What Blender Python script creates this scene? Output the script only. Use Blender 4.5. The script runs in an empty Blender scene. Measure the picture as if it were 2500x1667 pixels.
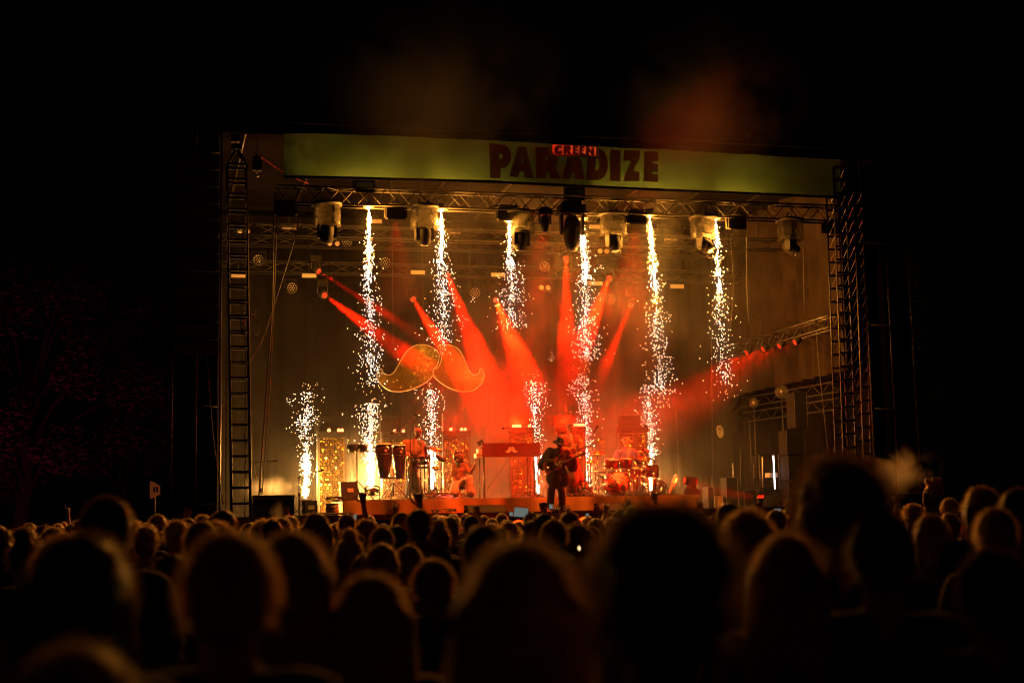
import bpy, bmesh, math, random
from mathutils import Vector, Matrix, noise
from mathutils.geometry import tessellate_polygon
R = math.radians
rnd = random.Random(11)
scene = bpy.context.scene
col = scene.collection

# ------------------------------------------------------------------ camera
FPX = 3472.0                       # focal length in pixels of a 2500 px wide frame (50 mm)
YAW, PITCH, ROLL = R(14.0), math.atan(432/3472), 0.02
Fw = Vector((math.sin(YAW)*math.cos(PITCH), math.cos(YAW)*math.cos(PITCH), math.sin(PITCH)))
R0 = Vector((math.cos(YAW), -math.sin(YAW), 0))
U0 = R0.cross(Fw)
Ri = R0*math.cos(ROLL) - U0*math.sin(ROLL)
Up = U0*math.cos(ROLL) + R0*math.sin(ROLL)
def ray(px, py):
    return Fw + Ri*((px-1250)/FPX) + Up*(-(py-833.5)/FPX)
_d = ray(1360, 1262)
EYE = 1.70
CAM = Vector((0, 0, 0)) - Vector((_d.x, _d.y, 0))*33.0
CAM.z = EYE
def at(px, py, Y):
    d = ray(px, py); t = (Y-CAM.y)/d.y
    return CAM + d*t
def at_depth(px, py, dep):
    return CAM + ray(px, py)*dep
def project(P):
    v = Vector(P)-CAM; z = v.dot(Fw)
    return 1250+FPX*v.dot(Ri)/z, 833.5-FPX*v.dot(Up)/z, z
def fx(px, Y, z):
    """X on the plane Y at height z that projects to column px"""
    a, b = -12.0, 12.0
    for _ in range(3):
        pa, pb = project((a, Y, z))[0]-px, project((b, Y, z))[0]-px
        c = a-pa*(b-a)/(pb-pa); a, b = c-0.5, c+0.5
    return c
cd = bpy.data.cameras.new('camera'); camo = bpy.data.objects.new('camera', cd); col.objects.link(camo)
camo.matrix_world = Matrix(((Ri.x, Up.x, -Fw.x, CAM.x), (Ri.y, Up.y, -Fw.y, CAM.y), (Ri.z, Up.z, -Fw.z, CAM.z), (0, 0, 0, 1)))
cd.lens = 50; cd.sensor_width = 36; cd.clip_end = 600; cd.clip_start = 0.05
cd.dof.use_dof = True; cd.dof.focus_distance = 34; cd.dof.aperture_fstop = 1.8
scene.camera = camo

# ------------------------------------------------------------------ world, exposure
w = bpy.data.worlds.new('World'); scene.world = w; w.use_nodes = True
bg = w.node_tree.nodes['Background']; bg.inputs[0].default_value = (1.0, 0.62, 0.42, 1); bg.inputs[1].default_value = 0.0004
scene.view_settings.view_transform = 'Standard'; scene.view_settings.look = 'None'
scene.view_settings.exposure = 0; scene.view_settings.gamma = 1
cy = scene.cycles
cy.use_denoising = True
try: cy.denoiser = 'OPENIMAGEDENOISE'
except Exception: pass
cy.max_bounces = 5; cy.diffuse_bounces = 2; cy.glossy_bounces = 2; cy.transmission_bounces = 4
cy.transparent_max_bounces = 12; cy.volume_bounces = 0
cy.sample_clamp_indirect = 1.5; cy.sample_clamp_direct = 0
cy.caustics_reflective = False; cy.caustics_refractive = False
cy.volume_step_rate = 1.0; cy.volume_max_steps = 128
cy.pixel_filter_type = 'BLACKMAN_HARRIS'; cy.filter_width = 1.2
cy.use_adaptive_sampling = False

# ------------------------------------------------------------------ light constants
AMBER = (1.0, 0.35, 0.035)
PALE_AMBER = (1.0, 0.44, 0.085)
KF, KB, KW = 18.0, 3600.0, 24.0      # strengths: spark fountains, red beams, red washes
RED = (1.0, 0.007, 0.0005)
def lamp(name, kind, loc, energy, color, parent=None, aim=None, size=0.1, spot=None, blend=0.25):
    l = bpy.data.lights.new(name, kind); l.energy = energy; l.color = color
    l.shadow_soft_size = size
    o = bpy.data.objects.new(name, l); col.objects.link(o)
    o.location = loc
    if kind == 'SPOT':
        l.spot_size = spot; l.spot_blend = blend
    if aim is not None:
        o.rotation_euler = (Vector(aim)-Vector(loc)).to_track_quat('-Z', 'Y').to_euler()
    if parent is not None:
        o.parent = parent; o.matrix_parent_inverse = Matrix.Translation(-parent.location)
    return o

# ------------------------------------------------------------------ materials
M = {}
def mat(name, color, rough=0.6, metal=0.0, var=0.18, scale=6.0, bump=0.0, emit=None, es=0.0, trans=0.0, alpha=1.0, spec=0.5, sheen=0.0, transl=0.0, sheen_rough=0.3, sheen_tint=(1, 0.9, 0.8)):
    m = bpy.data.materials.new(name); m.use_nodes = True
    nt = m.node_tree; b = nt.nodes['Principled BSDF']
    b.inputs['Roughness'].default_value = rough; b.inputs['Metallic'].default_value = metal
    b.inputs['Specular IOR Level'].default_value = spec
    b.inputs['Base Color'].default_value = (*color, 1)
    if sheen: b.inputs['Sheen Weight'].default_value = sheen; b.inputs['Sheen Roughness'].default_value = sheen_rough; b.inputs['Sheen Tint'].default_value = (*sheen_tint, 1)
    if trans: b.inputs['Transmission Weight'].default_value = trans
    if alpha < 1: b.inputs['Alpha'].default_value = alpha
    if emit:
        b.inputs['Emission Color'].default_value = (*emit, 1); b.inputs['Emission Strength'].default_value = es
    if var or bump:
        tc = nt.nodes.new('ShaderNodeTexCoord'); n = nt.nodes.new('ShaderNodeTexNoise')
        n.inputs['Scale'].default_value = scale; n.inputs['Detail'].default_value = 4
        nt.links.new(tc.outputs['Object'], n.inputs['Vector'])
        if var:
            cr = nt.nodes.new('ShaderNodeMapRange')
            cr.inputs['From Min'].default_value = 0.3; cr.inputs['From Max'].default_value = 0.7
            cr.inputs['To Min'].default_value = 1-var; cr.inputs['To Max'].default_value = 1+var
            mx = nt.nodes.new('ShaderNodeMix'); mx.data_type = 'RGBA'; mx.blend_type = 'MULTIPLY'
            mx.inputs[0].default_value = 1; mx.inputs[6].default_value = (*color, 1)
            cb = nt.nodes.new('ShaderNodeCombineColor')
            nt.links.new(n.outputs['Fac'], cr.inputs['Value'])
            for i in range(3): nt.links.new(cr.outputs[0], cb.inputs[i])
            nt.links.new(cb.outputs[0], mx.inputs[7]); nt.links.new(mx.outputs[2], b.inputs['Base Color'])
            colout = mx.outputs[2]
        if bump:
            bp = nt.nodes.new('ShaderNodeBump'); bp.inputs['Strength'].default_value = bump; bp.inputs['Distance'].default_value = 0.02
            nt.links.new(n.outputs['Fac'], bp.inputs['Height']); nt.links.new(bp.outputs[0], b.inputs['Normal'])
    if transl:
        tr = nt.nodes.new('ShaderNodeBsdfTranslucent'); ms = nt.nodes.new('ShaderNodeMixShader')
        tr.inputs[0].default_value = (*color, 1)
        if var: nt.links.new(colout, tr.inputs[0])
        ms.inputs[0].default_value = transl
        out = nt.nodes['Material Output']
        nt.links.new(b.outputs[0], ms.inputs[1]); nt.links.new(tr.outputs[0], ms.inputs[2]); nt.links.new(ms.outputs[0], out.inputs[0])
    if emit: m.cycles.emission_sampling = 'NONE'
    M[name] = m
    return m
mat('black_metal', (0.014, 0.013, 0.012), 0.65, 0.0, spec=0.12)
mat('grille_cloth', (0.006, 0.0055, 0.005), 0.95, spec=0.1)
mat('dark_case', (0.007, 0.0065, 0.006), 0.8, spec=0.06, bump=0.2, scale=40)
mat('alu', (0.32, 0.31, 0.30), 0.38, 0.9)
mat('dull_alu', (0.045, 0.042, 0.039), 0.45, 0.8)
mat('chrome', (0.35, 0.35, 0.35), 0.15, 1.0, var=0)
mat('cable', (0.02, 0.02, 0.02), 0.6)
mat('drape', (0.003, 0.0026, 0.0023), 1.0, bump=0.4, scale=3, spec=0.0)
mat('side_cloth', (0.012, 0.009, 0.006), 1.0, bump=0.6, scale=1.3, var=0.5, spec=0.05)
mat('stage_floor', (0.03, 0.045, 0.04), 0.5, scale=3, bump=0.2)
mat('ground', (0.05, 0.05, 0.03), 0.95, scale=2, var=0.4, bump=0.5)
mat('riser_cloth', (0.17, 0.088, 0.010), 0.65, scale=3, var=0.12, bump=0.3, sheen=0.3)
mat('banner_cloth', (0.024, 0.050, 0.028), 0.85, scale=0.9, var=0.22, bump=0.6, transl=0.55)
mat('banner_maroon', (0.40, 0.15, 0.10), 0.8, scale=2, var=0.12, transl=0.6)
mat('banner_pink', (0.75, 0.22, 0.24), 0.8, scale=2, var=0.05, transl=0.6)
mat('banner_dark', (0.14, 0.05, 0.03), 0.8, scale=2, var=0.05, transl=0.5)
mat('panel_white', (0.22, 0.20, 0.17), 0.5)
mat('lens_glass', (0.35, 0.35, 0.35), 0.12, 0.6)
mat('plastic_cover', (0.026, 0.025, 0.023), 0.3, transl=0.35, alpha=0.24, spec=0.25, var=0.3, scale=9, bump=0.8)
mat('red_lens', (0.2, 0.01, 0.005), 0.3, emit=(1, 0.02, 0.004), es=2.2, var=0)
mat('hot_lens', (0.8, 0.4, 0.3), 0.3, emit=(1, 0.16, 0.08), es=3, var=0)
mat('tube_light', (0.8, 0.8, 0.8), 0.3, emit=(0.9, 0.95, 1.0), es=5, var=0)
mat('dim_tube', (0.5, 0.45, 0.35), 0.3, var=0)
mat('gold', (0.22, 0.14, 0.02), 0.22, 1.0, var=0.08, scale=9)
mat('gold_olive', (0.085, 0.062, 0.010), 0.34, 0.55, var=0.12)
mat('gold_back', (0.12, 0.08, 0.015), 0.5, 0.3, var=0.2)
mat('conga', (0.018, 0.006, 0.004), 0.18, spec=0.8)
mat('drum_skin', (0.35, 0.6, 0.5), 0.6)
mat('red_sparkle', (0.16, 0.01, 0.008), 0.2, 0.5, scale=60, var=0.5)
mat('cymbal', (0.35, 0.25, 0.10), 0.25, 1.0)
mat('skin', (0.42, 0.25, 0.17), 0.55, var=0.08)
mat('skin_shaded', (0.07, 0.036, 0.026), 0.55, var=0.08)  # band skin, shade put into the colour so the figures stay dark
mat('hair', (0.34, 0.21, 0.11), 0.35, var=0.3, scale=30, transl=0.35, sheen=1.0)
mat('lit_wisp_brown', (0.92, 0.66, 0.38), 0.3, var=0.2, scale=30, transl=0.6)  # strand colours raised above the hair's to brighten the backlit rims
mat('lit_wisp_fair', (0.95, 0.74, 0.45), 0.3, var=0.2, scale=30, transl=0.6)
mat('lit_wisp_black', (0.32, 0.2, 0.12), 0.3, var=0.2, scale=30, transl=0.5)
mat('hair_fair', (0.55, 0.37, 0.17), 0.35, var=0.3, scale=30, transl=0.35, sheen=1.0)
mat('hair_black', (0.06, 0.035, 0.02), 0.35, var=0.2, scale=30, transl=0.3, sheen=0.5)
mat('shirt_dark', (0.03, 0.028, 0.028), 0.85, bump=0.3, scale=12, sheen=0.4)
mat('linen_shaded', (0.11, 0.085, 0.065), 0.85, bump=0.3, scale=12, spec=0.1)  # pale tops of the band, darkened in colour as if in shade
mat('stage_black', (0.010, 0.009, 0.009), 0.9, bump=0.3, scale=12, spec=0.08)
mat('shirt_mid', (0.12, 0.09, 0.07), 0.85, bump=0.3, scale=12, sheen=0.4)
mat('shirt_light', (0.28, 0.22, 0.17), 0.85, bump=0.3, scale=12, sheen=0.4)
mat('shirt_white', (0.10, 0.09, 0.085), 0.8, bump=0.2, scale=12)
mat('blue_jacket', (0.03, 0.035, 0.16), 0.8, bump=0.2, scale=12)
mat('red_coat', (0.03, 0.006, 0.006), 0.8, bump=0.2, scale=10)
mat('denim', (0.05, 0.06, 0.10), 0.85)
mat('white_trousers', (0.14, 0.12, 0.115), 0.8)
mat('guitar_wood', (0.2, 0.05, 0.02), 0.2)
mat('bass_cream', (0.14, 0.10, 0.06), 0.25)
mat('fret_wood', (0.05, 0.05, 0.025), 0.45)
mat('black_gloss', (0.02, 0.02, 0.02), 0.15)
mat('cap_white', (0.6, 0.66, 0.6), 0.8)
mat('bark', (0.012, 0.009, 0.006), 0.95, bump=0.6, scale=9)
mat('leaf', (0.06, 0.09, 0.03), 0.6, var=0.5, scale=0.8, transl=0.3)
mat('leaf_dark', (0.04, 0.06, 0.02), 0.7, var=0.5, scale=0.8)
mat('sign_orange', (0.75, 0.25, 0.06), 0.6, emit=(1, 0.25, 0.05), es=0.06, var=0.1)
mat('red_strap', (0.6, 0.03, 0.02), 0.7)
mat('blue_tarp', (0.05, 0.07, 0.30), 0.7)
mat('keyboard_red', (0.05, 0.004, 0.004), 0.7, spec=0.1)
mat('emblem_white', (0.22, 0.18, 0.15), 0.6)
mat('wood_box', (0.2, 0.12, 0.05), 0.7)
mat('glass_globe', (0.15, 0.14, 0.12), 0.1, var=0, alpha=0.12)
mat('phone_screen', (0.1, 0.1, 0.1), 0.3, emit=(0.35, 0.42, 0.38), es=0.35, var=0.9, scale=60)
mat('spark', (1, 0.8, 0.5), 0.5, emit=(1.0, 0.92, 0.80), es=6, var=0)
mat('spark_hot', (1, 0.9, 0.8), 0.5, emit=(0.93, 0.92, 0.92), es=9, var=0)
mat('ember', (1, 0.7, 0.4), 0.5, emit=(1.0, 0.62, 0.30), es=4, var=0)
def art_mat():
    m = mat('drumhead_art', (0.5, 0.1, 0.05), 0.4, var=0)
    nt = m.node_tree; b = nt.nodes['Principled BSDF']
    tc = nt.nodes.new('ShaderNodeTexCoord'); wv = nt.nodes.new('ShaderNodeTexNoise'); wv.inputs['Scale'].default_value = 5; wv.inputs['Distortion'].default_value = 2.5
    cr = nt.nodes.new('ShaderNodeValToRGB'); e = cr.color_ramp.elements
    e[0].position = 0.36; e[0].color = (0.02, 0.02, 0.03, 1); e[1].position = 0.62; e[1].color = (0.75, 0.08, 0.03, 1)
    for p, c in ((0.44, (0.22, 0.24, 0.33, 1)), (0.50, (0.75, 0.10, 0.03, 1)), (0.56, (0.85, 0.35, 0.10, 1))):
        k = e.new(p); k.color = c
    nt.links.new(tc.outputs['Object'], wv.inputs['Vector']); nt.links.new(wv.outputs['Fac'], cr.inputs[0]); nt.links.new(cr.outputs[0], b.inputs['Base Color'])
art_mat()

# ------------------------------------------------------------------ mesh builder
def basis(d):
    d = Vector(d).normalized()
    a = Vector((0, 0, 1)) if abs(d.z) < 0.9 else Vector((1, 0, 0))
    u = a.cross(d).normalized(); v = d.cross(u)
    return u, v, d
class MB:
    def __init__(s): s.v = []; s.f = []; s.sm = []
    def add(s, vs, fs, smooth=False):
        n = len(s.v); s.v += [tuple(p) for p in vs]; s.f += [tuple(i+n for i in f) for f in fs]; s.sm += [smooth]*len(fs); return s
    def box(s, c, size, rot=None):
        c = Vector(c); h = Vector(size)/2; vs = []
        for x in (-1, 1):
            for y in (-1, 1):
                for z in (-1, 1):
                    p = Vector((x*h.x, y*h.y, z*h.z))
                    if rot is not None: p = rot @ p
                    vs.append(c+p)
        return s.add(vs, [(0, 1, 3, 2), (4, 6, 7, 5), (0, 4, 5, 1), (2, 3, 7, 6), (0, 2, 6, 4), (1, 5, 7, 3)])
    def tube(s, pts, r, seg=6, cap=True):
        pts = [Vector(p) for p in pts]; n = len(pts); rs = r if isinstance(r, (list, tuple)) else [r]*n
        vs = []; u = None
        for i, p in enumerate(pts):
            d = (pts[min(i+1, n-1)]-pts[max(i-1, 0)])
            if d.length < 1e-9: d = Vector((0, 0, 1))
            if u is None: u, v, d = basis(d)
            else:
                d.normalize(); u = (u-d*u.dot(d)).normalized(); v = d.cross(u)
            for k in range(seg):
                a = 2*math.pi*k/seg; vs.append(p+u*math.cos(a)*rs[i]+v*math.sin(a)*rs[i])
        fs = [(i*seg+k, i*seg+(k+1) % seg, (i+1)*seg+(k+1) % seg, (i+1)*seg+k) for i in range(n-1) for k in range(seg)]
        if cap: fs += [tuple(range(seg))[::-1], tuple(range((n-1)*seg, n*seg))]
        return s.add(vs, fs, seg > 5)
    def cap(s, p, q, r0, r1, seg=10):
        p, q = Vector(p), Vector(q); d = (q-p)
        if d.length < 1e-6: return s.ell(p, (r0,)*3)
        d.normalize()
        pts, rs = [], []
        for a in (-85, -60, -30): pts.append(p+d*(r0*math.sin(R(a)))); rs.append(r0*math.cos(R(a)))
        pts.append(p); rs.append(r0); pts.append((p+q)/2); rs.append((r0+r1)/2); pts.append(q); rs.append(r1)
        for a in (30, 60, 85): pts.append(q+d*(r1*math.sin(R(a)))); rs.append(r1*math.cos(R(a)))
        return s.tube(pts, rs, seg)
    def ell(s, c, r, seg=12, rings=8, rot=None):
        c = Vector(c); vs = []
        for i in range(1, rings):
            t = math.pi*i/rings
            for k in range(seg):
                a = 2*math.pi*k/seg; p = Vector((r[0]*math.sin(t)*math.cos(a), r[1]*math.sin(t)*math.sin(a), r[2]*math.cos(t)))
                vs.append(c+(rot @ p if rot is not None else p))
        top = Vector((0, 0, r[2])); vs.append(c+(rot @ top if rot is not None else top)); vs.append(c-(rot @ top if rot is not None else top))
        N = (rings-1)*seg
        fs = [(i*seg+k, (i+1)*seg+k, (i+1)*seg+(k+1) % seg, i*seg+(k+1) % seg) for i in range(rings-2) for k in range(seg)]
        fs += [(N, k, (k+1) % seg) for k in range(seg)] + [(N+1, (rings-2)*seg+(k+1) % seg, (rings-2)*seg+k) for k in range(seg)]
        return s.add(vs, fs, True)
    def lathe(s, prof, c=(0, 0, 0), axis=(0, 0, 1), seg=20, smooth=True):
        u, v, d = basis(axis); c = Vector(c); n = len(prof)
        vs = [c+d*z+u*(r*math.cos(2*math.pi*k/seg))+v*(r*math.sin(2*math.pi*k/seg)) for r, z in prof for k in range(seg)]
        fs = [(i*seg+k, i*seg+(k+1) % seg, (i+1)*seg+(k+1) % seg, (i+1)*seg+k) for i in range(n-1) for k in range(seg)]
        if prof[0][0] > 1e-6: fs.append(tuple(range(seg))[::-1])
        if prof[-1][0] > 1e-6: fs.append(tuple(range((n-1)*seg, n*seg)))
        return s.add(vs, fs, smooth)
    def ring(s, c, axis, rad, r, seg=24, k=5):
        u, v, d = basis(axis); c = Vector(c); vs = []
        for i in range(seg):
            a = 2*math.pi*i/seg; o = u*math.cos(a)+v*math.sin(a)
            for j in range(k):
                b = 2*math.pi*j/k; vs.append(c+o*(rad+r*math.cos(b))+d*(r*math.sin(b)))
        fs = [(i*k+j, ((i+1) % seg)*k+j, ((i+1) % seg)*k+(j+1) % k, i*k+(j+1) % k) for i in range(seg) for j in range(k)]
        return s.add(vs, fs, True)
    def prism(s, outer, holes, fn, depth):
        """outer/holes: 2D loops; fn(x,y)->Vector; depth: Vector offset of the back face"""
        loops = [outer]+list(holes)
        flat = [p for l in loops for p in l]
        tris = tessellate_polygon([[Vector((x, y, 0)) for x, y in l] for l in loops])
        n = len(flat); fr = [fn(x, y) for x, y in flat]; bk = [p+Vector(depth) for p in fr]
        fs = [tuple(t) for t in tris]+[tuple(i+n for i in t)[::-1] for t in tris]
        k = 0
        for l in loops:
            m = len(l)
            for i in range(m): fs.append((k+i, k+(i+1) % m, k+(i+1) % m+n, k+i+n))
            k += m
        return s.add(fr+bk, fs)
    def sheet(s, outer, holes, fn):
        """flat print on cloth"""
        loops = [outer]+list(holes); flat = [p for l in loops for p in l]
        tris = tessellate_polygon([[Vector((x, y, 0)) for x, y in l] for l in loops])
        return s.add([fn(x, y) for x, y in flat], [tuple(t) for t in tris])
    def shift(s, d):
        d = Vector(d); s.v = [tuple(Vector(p)+d) for p in s.v]; return s
    def mesh(s, name, m):
        me = bpy.data.meshes.new(name); me.from_pydata(s.v, [], s.f)
        me.polygons.foreach_set('use_smooth', s.sm)
        for k in (m if isinstance(m, (list, tuple)) else [m]): me.materials.append(M[k] if isinstance(k, str) else k)
        me.update(); return me
def link(name, data, parent=None):
    o = bpy.data.objects.new(name, data); col.objects.link(o)
    if parent is not None: o.parent = parent
    return o
def tag(o, label=None, cat=None, group=None, kind=None):
    if label: o['label'] = label
    if cat: o['category'] = cat
    if group: o['group'] = group
    if kind: o['kind'] = kind
    return o
def thing(name, label, cat, loc=(0, 0, 0), rz=0, group=None):
    o = link(name, None); o.location = loc; o.rotation_euler = (0, 0, rz); return tag(o, label, cat, group)
def part(name, mb, m, parent, world=False, label=None, kind=None):
    """world: the builder holds world coordinates (the parent thing must be unrotated)"""
    if world:
        q = parent
        while q is not None: mb.shift(-Vector(q.location)); q = q.parent
    o = link(name, mb.mesh(name, m), parent); tag(o, label, None, None, kind); return o
def again(o, parent, loc=(0, 0, 0), rot=None, scale=None):
    c = o.copy(); col.objects.link(c); c.parent = parent; c.location = loc
    if rot is not None: c.rotation_euler = rot
    if scale is not None: c.scale = scale
    return c
def copy_tree(o, parent=None):
    c = o.copy(); col.objects.link(c); c.parent = parent
    for ch in list(o.children): copy_tree(ch, c)
    return c
def single(name, mb, m, label, cat, group=None, kind=None, loc=None):
    if loc is not None: mb.shift(-Vector(loc))
    o = link(name, mb.mesh(name, m)); tag(o, label, cat, group, kind)
    if loc is not None: o.location = loc
    return o
def bake(mb, voxel, smooth=3, m='skin', name='body'):
    me = mb.mesh('tmp', m); o = link('tmp', me)
    md = o.modifiers.new('r', 'REMESH'); md.mode = 'VOXEL'; md.voxel_size = voxel; md.use_smooth_shade = True
    if smooth:
        sm = o.modifiers.new('s', 'SMOOTH'); sm.factor = 0.5; sm.iterations = smooth
    dg = bpy.context.evaluated_depsgraph_get()
    out = bpy.data.meshes.new_from_object(o.evaluated_get(dg)); out.name = name
    if not out.materials: out.materials.append(M[m])
    bpy.data.objects.remove(o); bpy.data.meshes.remove(me)
    return out

FLOOR = 1.85
RISER = 2.20
# ================================================================== SETTING
g = MB(); g.box((0, 0, -0.25), (500, 500, 0.5)); single('ground', g, 'ground', 'dark trodden grass under the crowd', 'ground', kind='structure')
XL, XR = fx(560, 0, FLOOR), fx(2095, 0, FLOOR)
XC = (XL+XR)/2
YB = 9.2
g = MB(); g.box((XC, 4.2, FLOOR-0.06), (XR-XL+1.0, 10.4, 0.12))
single('stage_floor', g, 'stage_floor', 'black stage deck', 'floor', kind='structure')
g = MB(); g.box((XC, -0.93, (FLOOR-0.13)/2), (XR-XL+1.0, 0.06, FLOOR-0.13))
single('stage_skirt', g, 'drape', 'black cloth skirt along the stage front', 'skirt', kind='structure')

def pleated(x0, y0, x1, y1, z0, z1, n=140, amp=0.06, per=0.35):
    g = MB(); L = math.hypot(x1-x0, y1-y0); nx, ny = -(y1-y0)/L, (x1-x0)/L
    pts = []
    for i in range(n+1):
        t = i/n; s = t*L/per*2*math.pi; a = amp*(math.sin(s)+0.4*math.sin(s*2.3+1))
        pts.append((x0+(x1-x0)*t+nx*a, y0+(y1-y0)*t+ny*a))
    vs = []
    for z in (z0, z1):
        vs += [(x, y, z) for x, y in pts]
    m = n+1
    return g.add(vs, [(i, i+1, m+i+1, m+i) for i in range(n)], True)
XWR = fx(2078, 0.9, 5)          # right inner wall
XWL = fx(530, 0.9, 5)
b = thing('back_drape', 'black pleated cloth drape closing the rear of the stage', 'drape', (XC, YB, FLOOR))
part('cloth', pleated(XWL-0.5, YB, XWR+0.2, YB, FLOOR, 10.6), 'drape', b, True)
b = thing('side_drape', 'brown pleated cloth hanging down the right inner side of the stage', 'drape', (XWR, 4, FLOOR))
part('cloth', pleated(XWR, 1.0, XWR, YB-0.2, 5.3, 10.5, n=90, per=0.8, amp=0.10), 'side_cloth', b, True)
part('lower_cloth', pleated(XWR+0.5, 2.4, XWR+0.5, YB-0.2, FLOOR, 6.0, n=60, per=0.5), 'drape', b, True)
b = thing('left_side_drape', 'black cloth hanging along the left inner side of the stage', 'drape', (XWL, 4, FLOOR))
part('cloth', pleated(XWL-0.2, 1.0, XWL-0.2, YB-0.2, FLOOR, 10.5, n=90, per=0.8, amp=0.08), 'drape', b, True)

# roof: canopy + purlins
rf = thing('stage_roof', 'black stage roof canopy above the banner', 'roof', (XC, 4, 10.6))
zb_l, zb_r = at(560, 320, 0).z, at(2080, 392, 0).z
zr = max(zb_l, zb_r)+0.02
g = MB(); g.box(((XWL+XWR)/2, 4.7, zr+0.25), (XWR-XWL+1.6, 9.6, 0.06)); part('canopy', g, 'drape', rf, True)
g = MB(); g.box(((XWL+XWR)/2, 0.10, zr+0.11), (XWR-XWL+1.6, 0.10, 0.28)); part('eave', g, 'drape', rf, True)
g = MB().tube([(0, 0.3, 0), (0, 9, 0)], 0.03, 6); pu = None
for i in range(9):
    x = XWL+0.6+(XWR-XWL-1.2)*i/8
    if pu is None: pu = part('purlin', g, 'dull_alu', rf)
    else: pu = again(pu, rf)
    pu.location = (x-XC, -4, zr+0.12-10.6)

# ------------------------------------------------------------------ trusses
def truss(name, label, A, B, wid=0.30, hgt=0.36, cell=0.42, m='dull_alu', r=0.024, group=None, faces=('f', 'b', 't')):
    A, B = Vector(A), Vector(B); L = (B-A).length; d = (B-A).normalized()
    side = Vector((0, 0, 1)).cross(d)
    side = side.normalized() if side.length > 1e-3 else Vector((1, 0, 0))
    up = d.cross(side)
    t = thing(name, label, 'truss', A, 0, group)
    rotm = Matrix((d, side, up)).transposed()
    e = rotm.to_euler()
    ch = None; W, H = wid/2, hgt/2
    for sy, sz in ((-1, -1), (1, -1), (-1, 1), (1, 1)):
        if ch is None: ch = part('chord', MB().tube([(0, 0, 0), (L, 0, 0)], r, 7), m, t); ch.rotation_euler = e
        else: ch = again(ch, t)
        ch.location = rotm @ Vector((0, sy*W, sz*H))
    n = max(2, int(L/cell)); c = L/n
    br = None
    for i in range(n):
        for fc in faces:
            if fc in 'fb':
                y = -W if fc == 'f' else W
                p, q = (Vector((i*c, y, -H)), Vector(((i+1)*c, y, H)))
                if (i+(fc == 'b')) % 2: p, q = Vector((i*c, y, H)), Vector(((i+1)*c, y, -H))
            else:
                z = H if fc == 't' else -H
                p, q = Vector((i*c, -W if i % 2 else W, z)), Vector(((i+1)*c, W if i % 2 else -W, z))
            dd = q-p
            if br is None: br = part('brace', MB().tube([(0, 0, 0), (0, 0, 1)], 0.012, 5), m, t); o = br
            else: o = again(br, t)
            o.location = rotm @ p; o.rotation_euler = (rotm @ dd).to_track_quat('Z', 'Y').to_euler(); o.scale = (1, 1, dd.length)
    return t
YT = 0.75
TA, TB = at(676, 468, YT), at(2042, 532, YT)
TB.z = (TA.z+TB.z)/2; TA.z = TB.z
TZ = TA.z
truss('lighting_truss', 'long horizontal lattice truss under the green banner carrying moving heads', TA, TB, 0.32, 0.40, 0.36, m='black_metal')  # dark metal stands in for its silhouette against the haze
truss('lighting_truss', 'mid stage overhead truss behind the hanging lamps, higher one', at(560, 560, 4.2), Vector((XWR-0.3, 4.2, at(560, 560, 4.2).z)), 0.3, 0.3, 0.6, m='black_metal')
zq = at(1000, 660, 7.0).z
truss('lighting_truss', 'rear overhead truss with small panel lamps and red beam lights', (XWL+0.2, 7.0, zq), (XWR-0.3, 7.0, zq), 0.3, 0.3, 0.6, m='black_metal')
zq2 = at(1000, 590, 7.6).z
truss('lighting_truss', 'rearmost overhead truss faint in the smoke', (XWL+0.2, 8.0, zq2), (XWR-0.3, 8.0, zq2), 0.3, 0.3, 0.8, m='black_metal')
# side truss on the right, running to the back
SA, SB = at(2036, 785, 1.0), at(1740, 835, 8.0)
SB = Vector((SA.x-0.1, 8.0, SA.z))
truss('side_truss', 'bright lattice side truss carrying four small red lamps on the right', SA, SB, 0.3, 0.3, 0.4)
for i, (pa, pb) in enumerate((((2048, 862), (1850, 800)), ((2048, 930), (1860, 890)), ((2048, 972), (1860, 930)))):
    a = at(pa[0], pa[1], 2.0); b2 = Vector((a.x+0.0, 8.4, a.z+0.1))
    g = MB().tube([a, b2], 0.025, 6).tube([a+Vector((0, 0, -0.28)), b2+Vector((0, 0, -0.28))], 0.025, 6)
    n = 12
    for k in range(n):
        u = a.lerp(b2, k/n); v = a.lerp(b2, (k+1)/n); z = Vector((0, 0, -0.28)); g.tube([u, v+z] if k % 2 else [u+z, v], 0.012, 5)
    single('ladder_beam', g, 'black_metal', ['top side ladder beam behind the right tower', 'middle side ladder beam behind the right tower', 'lowest side ladder beam behind the right tower'][i], 'beam', 'side ladder beams', loc=a)

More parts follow.
